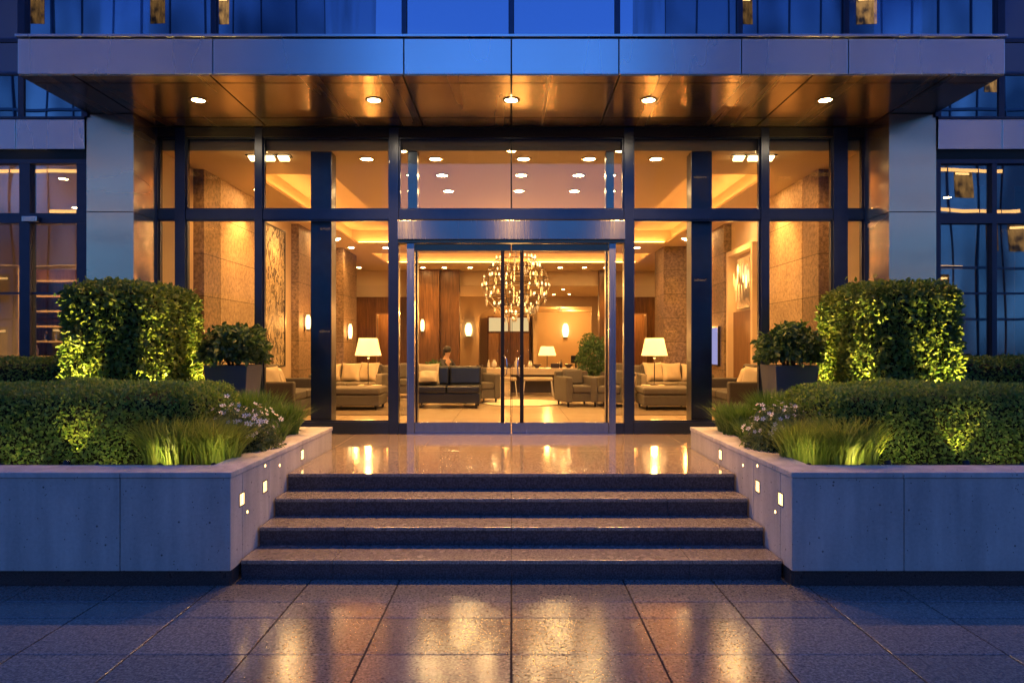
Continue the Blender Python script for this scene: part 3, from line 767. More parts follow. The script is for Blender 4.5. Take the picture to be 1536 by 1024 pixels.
for k in range(95):
    z, r = random.choice(levels); a = random.uniform(0, 6.283); r *= random.uniform(.7, 1.03)
    c = crm.copy(); COL.objects.link(c); c.location = (r*math.cos(a), r*math.sin(a), z-.06-random.uniform(0, .05)); c.scale = (1, 1, random.uniform(.7, 1.5))
for k in range(84):
    z, r = levels[k % 7]; a = random.uniform(0, 6.283); r *= random.uniform(.55, 1.02) if k % 3 == 0 else random.uniform(.94, 1.03)
    c = blm.copy(); COL.objects.link(c); c.location = (r*math.cos(a), r*math.sin(a), z+.05); q = random.uniform(.4, .8); c.scale = (q, q, q)
point(ch, (0, 0, 0), 34, WARM, .3)

# ================================================================== FURNITURE
def cushion(x, y, z, w, h, d, tilt, rz, parent, mat='cream_fabric', name='pillow'):
    """square cushion with pointed corners standing at x,y,z"""
    n = 12; vs = []; fs = []
    for sd in (1, -1):
        for j in range(n+1):
            for i in range(n+1):
                u = -1+2*i/n; v = -1+2*j/n
                pin = 1-.10*(1-u*u)*abs(v)**3 - 0; pin2 = 1-.10*(1-v*v)*abs(u)**3
                th = d/2*((1-u**4)*(1-v**4))**.5*(1+.10*math.sin(5*u+3*v+x*7))
                vs.append(Vector((u*w/2*pin2, -sd*th, v*h/2*pin)))
        b = 0 if sd == 1 else (n+1)**2
        for j in range(n):
            for i in range(n):
                a = b+j*(n+1)+i; q = (a, a+1, a+n+2, a+n+1); fs.append(q if sd == 1 else q[::-1])
    Mx = Matrix.Rotation(rz, 3, 'Z') @ Matrix.Rotation(tilt, 3, 'X')
    vs = [Mx @ v + Vector((x, y, z)) for v in vs]
    return MB().add(vs, fs).build(name, mat, parent, smooth=True)
def sofa(label, loc, rz, w, d, mat, seat_h=.42, back_h=.80, arms=True, pillows=(), cat='sofa', name='sofa', legmat='black_metal', seats=2, group=None, pm='cream_fabric'):
    t = thing(name, label, cat, loc, rz, group); aw = .14 if arms else 0; bh = .16
    MB().box(-w/2+.005, w/2-.005, -d/2+.02, d/2, .10, seat_h-.14).build('base', mat, t, .02, seg=3)
    for k in range(seats):
        sw = (w-2*aw)/seats; x0 = -w/2+aw+k*sw
        MB().box(x0+.004, x0+sw-.004, -d/2, d/2-bh, seat_h-.138, seat_h).build('seat', mat, t, .035, seg=4)
        MB().add(*_slab(x0+.006, x0+sw-.006, d/2-bh-.06, d/2-.05, seat_h+.002, back_h-.02, .06)).build('backrest_cushion', mat, t, .04, seg=4)
    MB().box(-w/2+.002, w/2-.002, d/2-.10, d/2+.01, seat_h-.135, back_h-.06).build('backrest', mat, t, .02, seg=3)
    if arms:
        for q in (-1, 1):
            a, b = sorted((q*(w/2-aw+.002), q*w/2)); MB().box(a, b, -d/2-.01, d/2-.02, .09, seat_h+.17).build('arm', mat, t, .03, seg=3)
    for sx in (-1, 1):
        for sy in (-1, 1): MB().lathe([(.016, 0), (.024, .10)], (sx*(w/2-.07), sy*(d/2-.08), 0), 10).build('leg', legmat, t)
    for (px, py, sz, tl, r) in pillows:
        p = thing('throw_pillow', None, None)  # replaced below
        COL.objects.unlink(p); bpy.data.objects.remove(p)
        pp = cushion(0, 0, 0, sz, sz*.92, .15, tl, r, None, pm, 'throw_pillow')
        v = Matrix.Rotation(rz, 3, 'Z') @ Vector((px, py, seat_h+sz*.44)); pp.location = Vector(loc)+v; pp.rotation_euler = (0, 0, rz)
        PILL.append(pp)
    return t
PILL = []
def _slab(x0, x1, y0, y1, z0, z1, lean):
    vs = [(x0,y0-.03,z0),(x1,y0-.03,z0),(x1,y1,z0),(x0,y1,z0),(x0,y0+lean-.03,z1),(x1,y0+lean-.03,z1),(x1,y1+.01,z1),(x0,y1+.01,z1)]
    return vs, [(0,3,2,1),(4,5,6,7),(0,1,5,4),(1,2,6,5),(2,3,7,6),(3,0,4,7)]
def pl(labels):
    global PILL
    for p, l in zip(PILL, labels): tag(p, l, 'pillow', 'throw pillows in the lobby')
    PILL = []
def ottoman(label, loc, w, d, h, mat='taupe_fabric'):
    t = thing('ottoman', label, 'ottoman', loc, 0, 'long ottomans')
    MB().box(-w/2+.01, w/2-.01, -d/2+.01, d/2-.01, .09, h-.13).build('base', mat, t, .02, seg=3)
    MB().box(-w/2, w/2, -d/2, d/2, h-.128, h).build('seat', mat, t, .04, seg=4)
    for sx in (-1, 1):
        for sy in (-1, 1): MB().lathe([(.018, 0), (.024, .095)], (sx*(w/2-.08), sy*(d/2-.08), 0), 8).build('leg', 'black_metal', t)
def side_table(label, loc, w, d, h):
    t = thing('side_table', label, 'side table', loc, 0, 'lamp side tables')
    MB().box(-w/2, w/2, -d/2, d/2, h-.03, h).build('table_top', 'table_wood', t, .005)
    for sx in (-1, 1):
        for sy in (-1, 1): MB().box(sx*(w/2-.03)-.012, sx*(w/2-.03)+.012, sy*(d/2-.03)-.012, sy*(d/2-.03)+.012, 0, h-.03).build('leg', 'bronze_frame', t)
def table_lamp(label, loc, r, sh, stem, group='table lamps', power=22):
    t = thing('table_lamp', label, 'lamp', loc, 0, group)
    MB().lathe([(.085, 0), (.085, .015), (.02, .03), (.012, .05)], n=18).build('base', 'bronze_frame', t, smooth=False)
    MB().lathe([(.010, .03), (.010, stem*.9), (.03, stem*.92), (.03, stem*.95), (.008, stem)], n=10).build('stem', 'bronze_frame', t)
    MB().lathe([(r, stem), (r*.70, stem+sh)], n=28, cap=False).build('lamp_shade', 'shade_fabric', t, smooth=True)
    MB().lathe([(.02, stem-.0), (.035, stem+.07), (.01, stem+.12)], n=10).build('bulb', 'bulb', t)
    point(t, (0, 0, stem+sh+.10), power*.5, WARM, .05); point(t, (0, 0, stem-.10), power*.5, WARM, .05)

for s in (-1, 1):
    sd = 'left' if s < 0 else 'right'
    # dark sofa by the wall, seen end-on
    sofa('dark charcoal sofa with cream pillows by the stone wall, far %s' % sd, (s*3.85, 11.45, ZL), -s*math.pi/2, 1.5, .85, 'charcoal_fabric', .42, .86,
         pillows=((s*.42, .06, .46, R(-14), R(s*25)), (s*-.1, .08, .42, R(-16), R(s*-8))), group='dark wall sofas')
    pl(['cream pillow nearest the glass on the dark %s sofa' % sd, 'cream pillow farther back on the dark %s sofa' % sd])
    sofa('taupe sofa with three cream pillows behind the %s ottoman' % sd, (s*3.35, 14.2, ZL), 0, 1.5, .85, 'taupe_fabric', .42, .80,
         pillows=((s*.42, .08, .42, R(-18), R(-12*s)), (0, .07, .44, R(-16), R(14*s)), (-s*.38, .03, .46, R(-20), R(22*s))), group='taupe sofas facing the entrance')
    pl(['outermost cream pillow on the taupe %s sofa' % sd, 'middle cream pillow on the taupe %s sofa' % sd, 'innermost cream pillow on the taupe %s sofa' % sd])
    ottoman('taupe ottoman on dark base in front of the %s table lamp' % sd, (s*2.82, 12.55, ZL), .95, .85, .41)
    side_table('small square side table carrying the %s lamp' % sd, (s*2.80, 13.45, ZL), .42, .42, .39)
    table_lamp('tapered white shaded lamp on thin stem by the %s sofa' % sd, (s*2.82, 13.45, ZL+.39), .255, .34, .58)
    sofa('taupe armchair behind the %s table lamp' % sd, (s*2.45, 15.6, ZL), s*R(-20), .85, .8, 'taupe_fabric', .42, .78, seats=1, cat='armchair', name='armchair', group='taupe armchairs')
    r = MB().box(-1.35, 1.35, -1.7, 1.7, 0, .012).build('rug', 'rug_dark', loc=(s*3.05, 13.1, ZL)); tag(r, 'brown rectangular rug under the %s seating' % sd, 'rug', 'rectangular rugs')
sofa('low dark leather sofa with cream pillows left of the door handles', (-1.20, 13.0, ZL), 0, 1.24, .85, 'dark_leather', .42, .79, arms=False,
     pillows=((-.40, .06, .46, R(-14), R(6)), (-.36, -.2, .36, R(-60), R(2))))
pl(['large cream pillow standing on the dark leather sofa', 'small cream pillow lying on the dark leather sofa'])
sofa('taupe armchair behind the dark leather sofa', (-.75, 14.1, ZL), R(25), .8, .8, 'taupe_fabric', .42, .76, seats=1, cat='armchair', name='armchair', group='taupe armchairs')
sofa('boxy taupe armchair right of the door handles before the plant', (1.27, 13.3, ZL), R(14), .68, .75, 'taupe_fabric', .40, .72, seats=1, cat='armchair', name='armchair', group='taupe armchairs')
sofa('boxy taupe armchair nearest the right door post', (1.98, 13.15, ZL), R(-24), .72, .75, 'taupe_fabric', .40, .70, seats=1, cat='armchair', name='armchair', group='taupe armchairs')
ru = MB().lathe([(.80, 0), (.80, .012), (.78, .014)], n=48).build('round_rug', 'rug', loc=(.22, 13.9, ZL)); tag(ru, 'round pale rug on the lobby floor under the chandelier', 'rug')
ru = MB().torus((0, 0, 0), .84, .035, 48, 6).build('trim', 'rug_dark', ru); ru.scale = (1, 1, .3)
# long table
tb = thing('console_table', 'long pale table behind the rug set with tableware', 'table', (.53, 16.6, ZL))
MB().box(-1.40, 1.40, -.40, .40, .48, .63).build('table_top', 'table_wood', tb, .006)
for sx in (-1, 1):
    for sy in (-1, 1): MB().box(sx*1.32-.035, sx*1.32+.035, sy*.34-.035, sy*.34+.035, 0, .48).build('leg', 'table_wood', tb)
MB().box(-.55, 1.3, .1, .34, .02, .46).build('cabinet', 'dark_wall', tb, .004)
for k, x in enumerate((-.22, .62)):
    t = thing('bench_stool', 'pale bench stool with white metal legs, %s one before the long table' % ('left' if k == 0 else 'right'), 'stool', (x, 15.9, ZL), 0, 'bench stools')
    MB().box(-.34, .34, -.2, .2, .36, .43).build('seat', 'cream_fabric', t, .02, seg=3)
    for sx in (-1, 1):
        for sy in (-1, 1): MB().tube([(sx*.31, sy*.17, .36), (sx*.35, sy*.19, 0)], .012, 6).build('leg', 'white_metal', t)
table_lamp('small square-looking cream lamp standing on the long table', (.88, 16.75, ZL+.63), .22, .22, .30, 'table lamps', 14)
kinds = [('bowl', 'dark bowl'), ('vase', 'pale vase'), ('bottle', 'dark bottle'), ('cup', 'pale cup')]
xs_ = [-.75, -.55, -.42, -.25, -.05, .12, .28, .45, .62, 1.05, 1.2, 1.38, 1.55, 1.72]
for k, x in enumerate(xs_):
    kd = ['bowl', 'bottle', 'vase', 'cup', 'bowl', 'bottle', 'cup', 'vase', 'bowl', 'box', 'bottle', 'bowl', 'screen', 'cup'][k]
    prof = {'bowl': [(.03, 0), (.05, .02), (.09, .07), (.085, .075)], 'bottle': [(.03, 0), (.035, .02), (.035, .12), (.012, .16), (.012, .2)],
            'vase': [(.03, 0), (.06, .06), (.05, .12), (.025, .15), (.035, .17)], 'cup': [(.025, 0), (.04, .03), (.045, .08)]}
    col = random.choice(['dark_ceramic', 'dark_ceramic', 'ceramic']); sz = random.uniform(.9, 1.3)
    y = 16.45+random.uniform(-.1, .15); lab = '%s %s, %s from the left of the tableware on the long table'
    n_ = ['first', 'second', 'third', 'fourth', 'fifth', 'sixth', 'seventh', 'eighth', 'ninth', 'tenth', 'eleventh', 'twelfth', 'thirteenth', 'last'][k]
    if kd in prof:
        o = MB().lathe([(r*sz, z*sz) for r, z in prof[kd]], n=14).build(kd, col, loc=(x, y, ZL+.63), smooth=True)
    elif kd == 'box':
        o = MB().box(-.1, .1, -.07, .07, 0, .11).build('box', 'dark_ceramic', bevel=.004, loc=(x, y, ZL+.63))
    else:
        o = MB().box(-.02, .02, -.02, .02, 0, .12).box(-.08, .08, -.06, .06, 0, .01).box(-.12, .12, -.012, .012, .12, .30).build('small_monitor', 'black_metal', bevel=.003, loc=(x, y, ZL+.63)); kd = 'monitor'
    tag(o, lab % ('dark' if col != 'ceramic' or kd in ('box', 'monitor') else 'pale', kd, n_), kd, 'tableware on the long table')

# seated person, seen from behind the leather sofa
ps = thing('lounge_chair', 'low dark chair carrying the seated person behind the leather sofa', 'armchair', (-1.42, 15.3, ZL))
MB().box(-.3, .3, -.28, .28, .2, .34).build('seat', 'charcoal_fabric', ps, .03, seg=3); MB().box(-.3, .3, .24, .32, .3, .62).build('backrest', 'charcoal_fabric', ps, .02)
for sx in (-1, 1):
    for sy in (-1, 1): MB().lathe([(.015, 0), (.02, .2)], (sx*.25, sy*.24, 0), 8).build('leg', 'black_metal', ps)
def skin_body(name, joints, edges, mat, parent=None, loc=(0, 0, 0), sub=1):
    me = bpy.data.meshes.new(name); me.from_pydata([j[:3] for j in joints], edges, []); me.update()
    o = bpy.data.objects.new(name, me); COL.objects.link(o); o.location = loc
    sk = o.modifiers.new('skin', 'SKIN'); sk.use_smooth_shade = True
    if not me.skin_vertices: 
        bm = bmesh.new(); bm.from_mesh(me); bm.verts.layers.skin.verify(); bm.to_mesh(me); bm.free()
    for i, j in enumerate(joints):
        sv = me.skin_vertices[0].data[i]; r = j[3]; sv.radius = (r, r) if not hasattr(r, '__len__') else r; sv.use_root = (i == 0)
    ss = o.modifiers.new('sub', 'SUBSURF'); ss.levels = sub; ss.render_levels = sub
    me.materials.append(M[mat]); 
    if parent is not None: o.parent = parent
    return o
J = [(0, .05, .40, (.14, .12)), (0, .09, .58, (.13, .10)), (0, .07, .76, (.15, .10)), (0, .05, .86, (.07, .06)), (0, .03, .93, (.05, .05)), (0, .01, 1.02, (.075, .085)), (0, .0, 1.10, (.06, .07)),
     (-.17, .05, .82, .055), (-.23, -.06, .62, .043), (-.16, -.26, .56, .033), (-.12, -.34, .55, .03),
     (.17, .05, .82, .055), (.24, -.06, .62, .043), (.16, -.26, .57, .033), (.12, -.34, .56, .03),
     (-.09, -.12, .42, .08), (-.11, -.36, .42, .06), (-.11, -.38, .10, .042), (-.11, -.50, .05, .035),
     (.09, -.12, .42, .08), (.11, -.36, .42, .06), (.11, -.38, .10, .042), (.11, -.50, .05, .035)]
E = [(0,1),(1,2),(2,3),(3,4),(4,5),(5,6),(2,7),(7,8),(8,9),(9,10),(2,11),(11,12),(12,13),(13,14),(0,15),(15,16),(16,17),(17,18),(0,19),(19,20),(20,21),(21,22)]
for b_, sgn in ((10, -1), (14, 1)):
    bx_, by_, bz_ = J[b_][:3]
    for k in range(5):
        n0 = len(J); ox = (-.024+.012*k) if k else -.032*sgn
        J.append((bx_+ox*1.0, by_-.045, bz_-.005, .009)); J.append((bx_+ox*1.1, by_-(.075+.006*(k % 3)), bz_-.025, .007)); E += [(b_, n0), (n0, n0+1)]
pe = skin_body('person', J, E, 'skin', loc=(-1.42, 15.28, ZL))
pe.rotation_euler = (0, 0, R(60)); tag(pe, 'person in dark top with black hair seated behind the leather sofa', 'person')
m = MB(); m.ellipsoid((0, .02, 1.075), .088, .10, .092, 1, 14, 10); m.ellipsoid((0, .07, 1.0), .07, .05, .07, 1, 12, 8); m.build('hair', 'hair', pe, smooth=True)
skin_body('jacket', [(0, .05, .42, (.155, .135)), (0, .09, .58, (.15, .115)), (0, .07, .76, (.165, .11)), (0, .055, .85, (.09, .075)), (-.175, .05, .82, .066), (-.235, -.06, .62, .053), (-.165, -.24, .56, .042), (.175, .05, .82, .066), (.245, -.06, .62, .053), (.165, -.24, .57, .042)],
          [(0,1),(1,2),(2,3),(2,4),(4,5),(5,6),(2,7),(7,8),(8,9)], 'dark_cloth', pe)
skin_body('trousers', [(0, .04, .40, (.15, .13)), (-.09, -.12, .42, .09), (-.11, -.36, .42, .07), (-.11, -.38, .12, .052), (.09, -.12, .42, .09), (.11, -.36, .42, .07), (.11, -.38, .12, .052)],
          [(0,1),(1,2),(2,3),(0,4),(4,5),(5,6)], 'charcoal_fabric', pe)

# ================================================================== FOLIAGE
def nz(p, sc, off=0.0): return noise.noise(Vector((p[0]*sc+off, p[1]*sc, p[2]*sc)))
def leaf_mesh(name, P, N, L, W, mat, parent, spread=.9, fold=.25, droop=0.0, lvar=.4):
    n = len(P); N = N/np.linalg.norm(N, axis=1, keepdims=True)
    d = N*.55 + rng.normal(size=(n, 3))*spread; d[:, 2] -= droop; d /= np.linalg.norm(d, axis=1, keepdims=True)
    nn = N + rng.normal(size=(n, 3))*.6; u = np.cross(d, nn); u /= np.linalg.norm(u, axis=1, keepdims=True)+1e-9
    w = np.cross(u, d)
    l = (L*(1-lvar+2*lvar*rng.random(n)))[:, None]; wd = l*W/L
    up = w*wd*fold
    V = np.stack([P, P+d*l*.32+u*wd*.5+up, P+d*l*.72+u*wd*.36+up*.8, P+d*l, P+d*l*.72-u*wd*.36+up*.8, P+d*l*.32-u*wd*.5+up], 1).reshape(-1, 3)
    base = (np.arange(n)*6)[:, None]
    Fc = (base+np.array([0, 1, 2, 3, 0, 3, 4, 5])).reshape(-1)
    me = bpy.data.meshes.new(name); me.vertices.add(len(V)); me.vertices.foreach_set('co', V.ravel())
    me.loops.add(len(Fc)); me.loops.foreach_set('vertex_index', Fc.astype(np.int32))
    me.polygons.add(2*n); me.polygons.foreach_set('loop_start', (np.arange(2*n)*4).astype(np.int32))
    me.update(calc_edges=True); me.validate()
    o = bpy.data.objects.new(name, me); COL.objects.link(o); me.materials.append(M[mat]); o.parent = parent; return o
def rbox_points(n, hx, hy, hz, r, bottom=False, wts=None):
    """points on a rounded box surface, half sizes hx hy hz, without its bottom"""
    A = [hy*hz, hy*hz, hx*hz, hx*hz*.6, hx*hy]
    k = rng.choice(5, n, p=np.array(A)/sum(A)); q = rng.uniform(-1, 1, (n, 3))
    q[k == 0, 0] = -1; q[k == 1, 0] = 1; q[k == 2, 1] = -1; q[k == 3, 1] = 1; q[k == 4, 2] = 1
    P = q*np.array([hx, hy, hz]); h = np.array([hx-r, hy-r, hz-r]); h = np.maximum(h, .01)
    hmin = np.array([-h[0], -h[1], -hz]); C = np.clip(P, hmin, h); d = P-C
    ln = np.linalg.norm(d, axis=1, keepdims=True)+1e-9; return C+d/ln*r, d/ln
def hedge(name, label, cat, c, hx, hy, hz, r, n, L, W, mat, amp, group, lump=2.5, rz=0, spread=.9, fuzz=.03):
    t = thing(name, label, cat, (c[0], c[1], c[2]), rz, group)
    P, N = rbox_points(n, hx, hy, hz, r)
    dd = np.array([amp*(nz(p, lump, c[0]) + .6*nz(p, lump*3.2, 5)) for p in P])
    inn = rng.random(n)**2*fuzz*1.8 - fuzz*.7
    P = P + N*(dd-inn)[:, None]; P[:, 2] += hz
    k = rng.choice(n, n//60); Q = P[k]+N[k]*(fuzz*1.1)*rng.random((len(k), 1)); leaf_mesh('foliage', np.concatenate([P, Q]), np.concatenate([N, N[k]+np.array([0, 0, .8])]), L, W, mat, t, spread)
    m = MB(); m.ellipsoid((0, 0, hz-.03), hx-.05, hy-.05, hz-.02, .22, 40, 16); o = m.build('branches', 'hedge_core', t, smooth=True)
    return t
for s in (-1, 1):
    sd = 'left' if s < 0 else 'right'
    hedge('box_hedge', 'long clipped low hedge along the front of the %s planter' % sd, 'hedge', (s*5.37, 6.10, SOIL-.02), 2.72, .52, .305, .17, 56000, .030, .017, 'box_leaf', .045, 'long front hedges', 1.8)
    hedge('topiary_hedge', 'tall clipped block of glossy laurel behind the low hedge on the %s' % sd, 'hedge', (s*4.30, 7.84, SOIL-.02), .45, .68, .815, .17, 21000, .050, .029, 'laurel_leaf', .05, 'tall topiary blocks', 2.2, 0, .85, .06)
    hedge('low_hedge', 'low hedge strip against the %s wing windows behind the topiary' % sd, 'hedge', (s*6.3, 7.95, SOIL-.02), 1.75, .28, .41, .12, 16000, .034, .02, 'box_leaf', .03, 'rear low hedges', 2)
    # potted round bush
    D = 8.05; x = s*3.27
    t = thing('square_pot', 'tapered slate grey pot by the stone wall, %s of the entrance' % sd, 'pot', (x, D, SOIL), 0, 'slate pots')
    w0, w1, h = .19, .25, .74
    MB().add([(-w0,-w0,0),(w0,-w0,0),(w0,w0,0),(-w0,w0,0),(-w1,-w1,h),(w1,-w1,h),(w1,w1,h),(-w1,w1,h),(-w1+.03,-w1+.03,h),(w1-.03,-w1+.03,h),(w1-.03,w1-.03,h),(-w1+.03,w1-.03,h),(-w1+.03,-w1+.03,h-.05),(w1-.03,-w1+.03,h-.05),(w1-.03,w1-.03,h-.05),(-w1+.03,w1-.03,h-.05)],
             [(0,3,2,1),(0,1,5,4),(1,2,6,5),(2,3,7,6),(3,0,4,7),(4,5,9,8),(5,6,10,9),(6,7,11,10),(7,4,8,11),(8,9,13,12),(9,10,14,13),(10,11,15,14),(11,8,12,15)]).build('body', 'pot_slate', t, .006)
    MB().box(-.21, .21, -.21, .21, h-.1, h-.051).build('soil', 'soil', t)
    b = thing('potted_shrub', 'rounded dark leafy shrub overflowing the slate pot on the %s' % sd, 'shrub', (x, D, SOIL+.70), 0, 'potted shrubs')
    n = 3600; v = rng.normal(size=(n, 3)); v /= np.linalg.norm(v, axis=1, keepdims=True); v[:, 2] = np.where(v[:, 2] < -.35, -v[:, 2]*.4-.1, v[:, 2])
    rr = np.array([.80+.28*nz(p, 1.9, s*3)+.14*nz(p, 4.5) for p in v])*rng.uniform(.72, 1.05, n)
    P = v*rr[:, None]*np.array([.45, .42, .38])+np.array([0, 0, .20]); leaf_mesh('foliage', P, v, .062, .036, 'bush_leaf', b, .8, droop=.5)
    m = MB()
    for k in range(9):
        a = k*.7; m.tube([(0, 0, -.05), (.1*math.cos(a), .1*math.sin(a), .12), (.3*math.cos(a), .3*math.sin(a), .22+.2*(k % 3)/2)], [.018, .012, .005], 6)
    m.build('branches', 'bark', b)
    bpy.context.view_layer.update()
def grass(name, label, c, rx, ry, n, lmin, lmax, mat, group, wid=.005, lean=.45, mounds=1):
    t = thing(name, label, 'grass', c, 0, group); V = []; Fs = []
    cen = [(random.uniform(-rx, rx)*.85, random.uniform(-ry, ry)*.8) for _ in range(mounds)]
    for i in range(n):
        cx, cy = cen[i % mounds]; a = random.uniform(0, 6.283); q = random.random()**.5*.09
        bx0, by0 = cx+q*math.cos(a), cy+q*math.sin(a); L = random.uniform(lmin, lmax); le = lean*(.25+q/.09*.8)*random.uniform(.5, 1.3)
        a2 = a+random.uniform(-.5, .5); sx, sy = -math.sin(a2), math.cos(a2); b = len(V)
        for j in range(5):
            u = j/4; h = L*(u-.28*le*u*u*u); o_ = L*le*(u**1.9); w = wid*(1-u)**.7/2+.0004
            px_, py_ = bx0+o_*math.cos(a2), by0+o_*math.sin(a2)
            V += [(px_+sx*w, py_+sy*w, h), (px_-sx*w, py_-sy*w, h)]
            if j: Fs.append((b+2*j-2, b+2*j-1, b+2*j+1, b+2*j))
    MB().add(V, Fs).build('blades', mat, t)
    MB().lathe([(.02, -.01), (.02, .03)], n=8).build('crown', 'bark', t)
    return t
random.seed(11)
for s in (-1, 1):
    sd = 'left' if s < 0 else 'right'
    grass('ornamental_grass', 'bright arching grass mound at the outer front of the %s planter corner' % sd, (s*2.74, 5.58, SOIL), .19, .12, 1500, .28, .48, 'grass_blade', 'bright arching grasses', .012, .8, 20)
    grass('ornamental_grass', 'bright arching grass mound nearest the %s planter corner' % sd, (s*2.43, 5.62, SOIL), .14, .13, 1300, .24, .42, 'grass_blade', 'bright arching grasses', .012, .8, 16)
    grass('tufted_grass', 'dark spiky grass tuft at the landing end of the %s planter' % sd, (s*2.42, 7.15, SOIL), .18, .26, 1500, .24, .44, 'fine_grass', 'dark spiky grasses', .017, .6, 9)
    grass('tufted_grass', 'dark spiky grass tuft behind the flowers against the %s hedge end' % sd, (s*2.78, 7.3, SOIL), .16, .22, 1400, .36, .56, 'fine_grass', 'dark spiky grasses', .017, .5, 8)
    grass('tufted_grass', 'middle dark spiky grass tuft behind the flowers in the %s planter' % sd, (s*2.40, 6.55, SOIL), .13, .20, 1100, .16, .30, 'fine_grass', 'dark spiky grasses', .017, .6, 7)
    # flowering ground cover
    t = thing('flowering_shrub', 'small leafy mound with white flowers behind the grasses, %s planter' % sd, 'shrub', (s*2.42, 6.10, SOIL), 0, 'white flowering mounds')
    n = 7000; v = rng.normal(size=(n, 3)); v /= np.linalg.norm(v, axis=1, keepdims=True); v[:, 2] = abs(v[:, 2])
    rr = np.array([.88+.22*nz(p, 3, s)+.1*nz(p, 7) for p in v])*rng.uniform(.8, 1.03, n)
    P = v*rr[:, None]*np.array([.36, .34, .43]); leaf_mesh('foliage', P, v, .028, .015, 'pale_leaf', t, .8)
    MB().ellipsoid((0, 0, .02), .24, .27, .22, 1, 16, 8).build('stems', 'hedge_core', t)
    m = MB()
    for k in range(5):
        a = 2*math.pi*k/5; ca, sa = math.cos(a), math.sin(a); cb, sb = math.cos(a+.45), math.sin(a+.45); cc, sc = math.cos(a-.45), math.sin(a-.45)
        m.add([(0,0,0),(.010*cc,.010*sc,.002),(.016*ca,.016*sa,.004),(.010*cb,.010*sb,.002)], [(0,1,2,3)])
    fl = m.build('flower', 'petal', t); fe = MB().lathe([(.004, 0), (.004, .003), (.002, .005)], n=6).build('eye', 'flower_eye', fl)
    pts = []
    for k in range(230):
        i = rng.integers(0, n); d_ = v[i]
        if d_[2] < .42 or len(pts) > 97: continue
        pts.append((d_*np.array([.38, .36, .46])*(1.0+rng.random()*.14)*(rr[i]/.98+.05), d_))
    for k, (p, d_) in enumerate(pts):
        f_ = fl if k == 0 else fl.copy()
        if k: 
            COL.objects.link(f_); e_ = fe.copy(); COL.objects.link(e_); e_.parent = f_
        f_.location = p; f_.rotation_euler = Vector((d_[0]+rng.normal()*.3, d_[1]-.4+rng.normal()*.3, d_[2])).to_track_quat('Z', 'Y').to_euler()
        q = rng.uniform(1.1, 1.9); f_.scale = (q, q, q)
# indoor plant
t = thing('indoor_tree', 'bushy green indoor plant behind the right armchairs', 'plant', (1.80, 15.0, ZL))
MB().lathe([(.15, 0), (.2, .3), (.19, .32), (.16, .30)], n=20).build('pot', 'dark_ceramic', t)
MB().tube([(0, 0, .28), (.01, 0, .55), (0, .02, .8)], [.02, .016, .01], 8).build('trunk', 'bark', t)
n = 3200; v = rng.normal(size=(n, 3)); v /= np.linalg.norm(v, axis=1, keepdims=True)
rr = np.array([.78+.3*nz(p, 1.8, 9)+.15*nz(p, 5) for p in v])*rng.uniform(.6, 1.05, n)
leaf_mesh('crown', v*rr[:, None]*np.array([.42, .40, .62])+np.array([0, 0, .92]), v, .06, .03, 'bush_leaf', t, .8, droop=.4)
# pot plant behind the dark sofa
t = thing('table_plant', 'small round green plant behind the cream pillow of the leather sofa', 'plant', (-1.62, 14.3, ZL))
MB().lathe([(.12, 0), (.16, .45), (.14, .47)], n=18).build('pot', 'ceramic', t)
n = 500; v = rng.normal(size=(n, 3)); v /= np.linalg.norm(v, axis=1, keepdims=True); leaf_mesh('foliage', v*np.array([.2, .2, .22])*rng.uniform(.6, 1, (n, 1))+np.array([0, 0, .64]), v, .06, .03, 'bush_leaf', t)

# garden uplights, plus added fill lights behind the coping
def uplight(x, y, tx, ty, tz, power, label, ang=80, col=(1, .62, .14)):
    t = thing('garden_spotlight', label, 'spotlight', (x, y, SOIL-.028), 0, 'garden spotlights')
    MB().tube([(0, 0, -.05), (0, 0, .035)], .008).build('stake', 'black_metal', t)
    d = (Vector((tx, ty, tz))-Vector((x, y, SOIL+.05))).normalized()
    MB().tube([Vector((0, 0, .05))-d*.035, Vector((0, 0, .05))+d*.03], .026, 12).build('body', 'black_metal', t)
    MB().tube([Vector((0, 0, .05))+d*.0305, Vector((0, 0, .05))+d*.032], .020, 12).build('lens', 'garden_lens', t)
    spot(t, Vector((0, 0, .05))+d*.05, Vector((0, 0, .05))+d, power*(8 if y > 6 else 4.5), 58 if y > 6 else ang, .9, col, .02)
YEL = 1
uplight(-3.52, 5.40, -3.54, 5.62, 1.22, 1.3, 'spotlight glowing low on the front of the left hedge')
uplight(3.60, 5.40, 3.64, 5.62, 1.22, 1.3, 'spotlight glowing low on the front of the right hedge')
uplight(2.98, 5.40, 2.98, 5.62, 1.2, .6, 'weaker spotlight beside the grasses on the right hedge')
for s in (-1, 1):
    sd = 'left' if s < 0 else 'right'
    uplight(s*4.55, 6.92, s*4.58, 7.17, 1.75, 28, 'spotlight at the front foot of the %s topiary' % sd)
    uplight(s*3.70, 7.17, s*3.86, 7.27, 1.7, 28, 'spotlight at the inner front corner of the %s topiary' % sd)
    uplight(s*3.60, 8.30, s*3.86, 8.35, 2.0, 20, 'spotlight at the inner back corner of the %s topiary' % sd)
    for k, (x, pw) in enumerate(((2.30, .16), (2.72, .16), (3.2, .17), (3.95, .17), (4.6, .17))):  # weak fill lights added out of sight to brighten hedge and grasses
        uplight(s*x, 5.262, s*x, 5.75, 1.15, pw, 'added unseen wide fill light behind the coping, %s from the steps in the %s planter' % (ord_(k), sd), 150, (1, .74, .30))

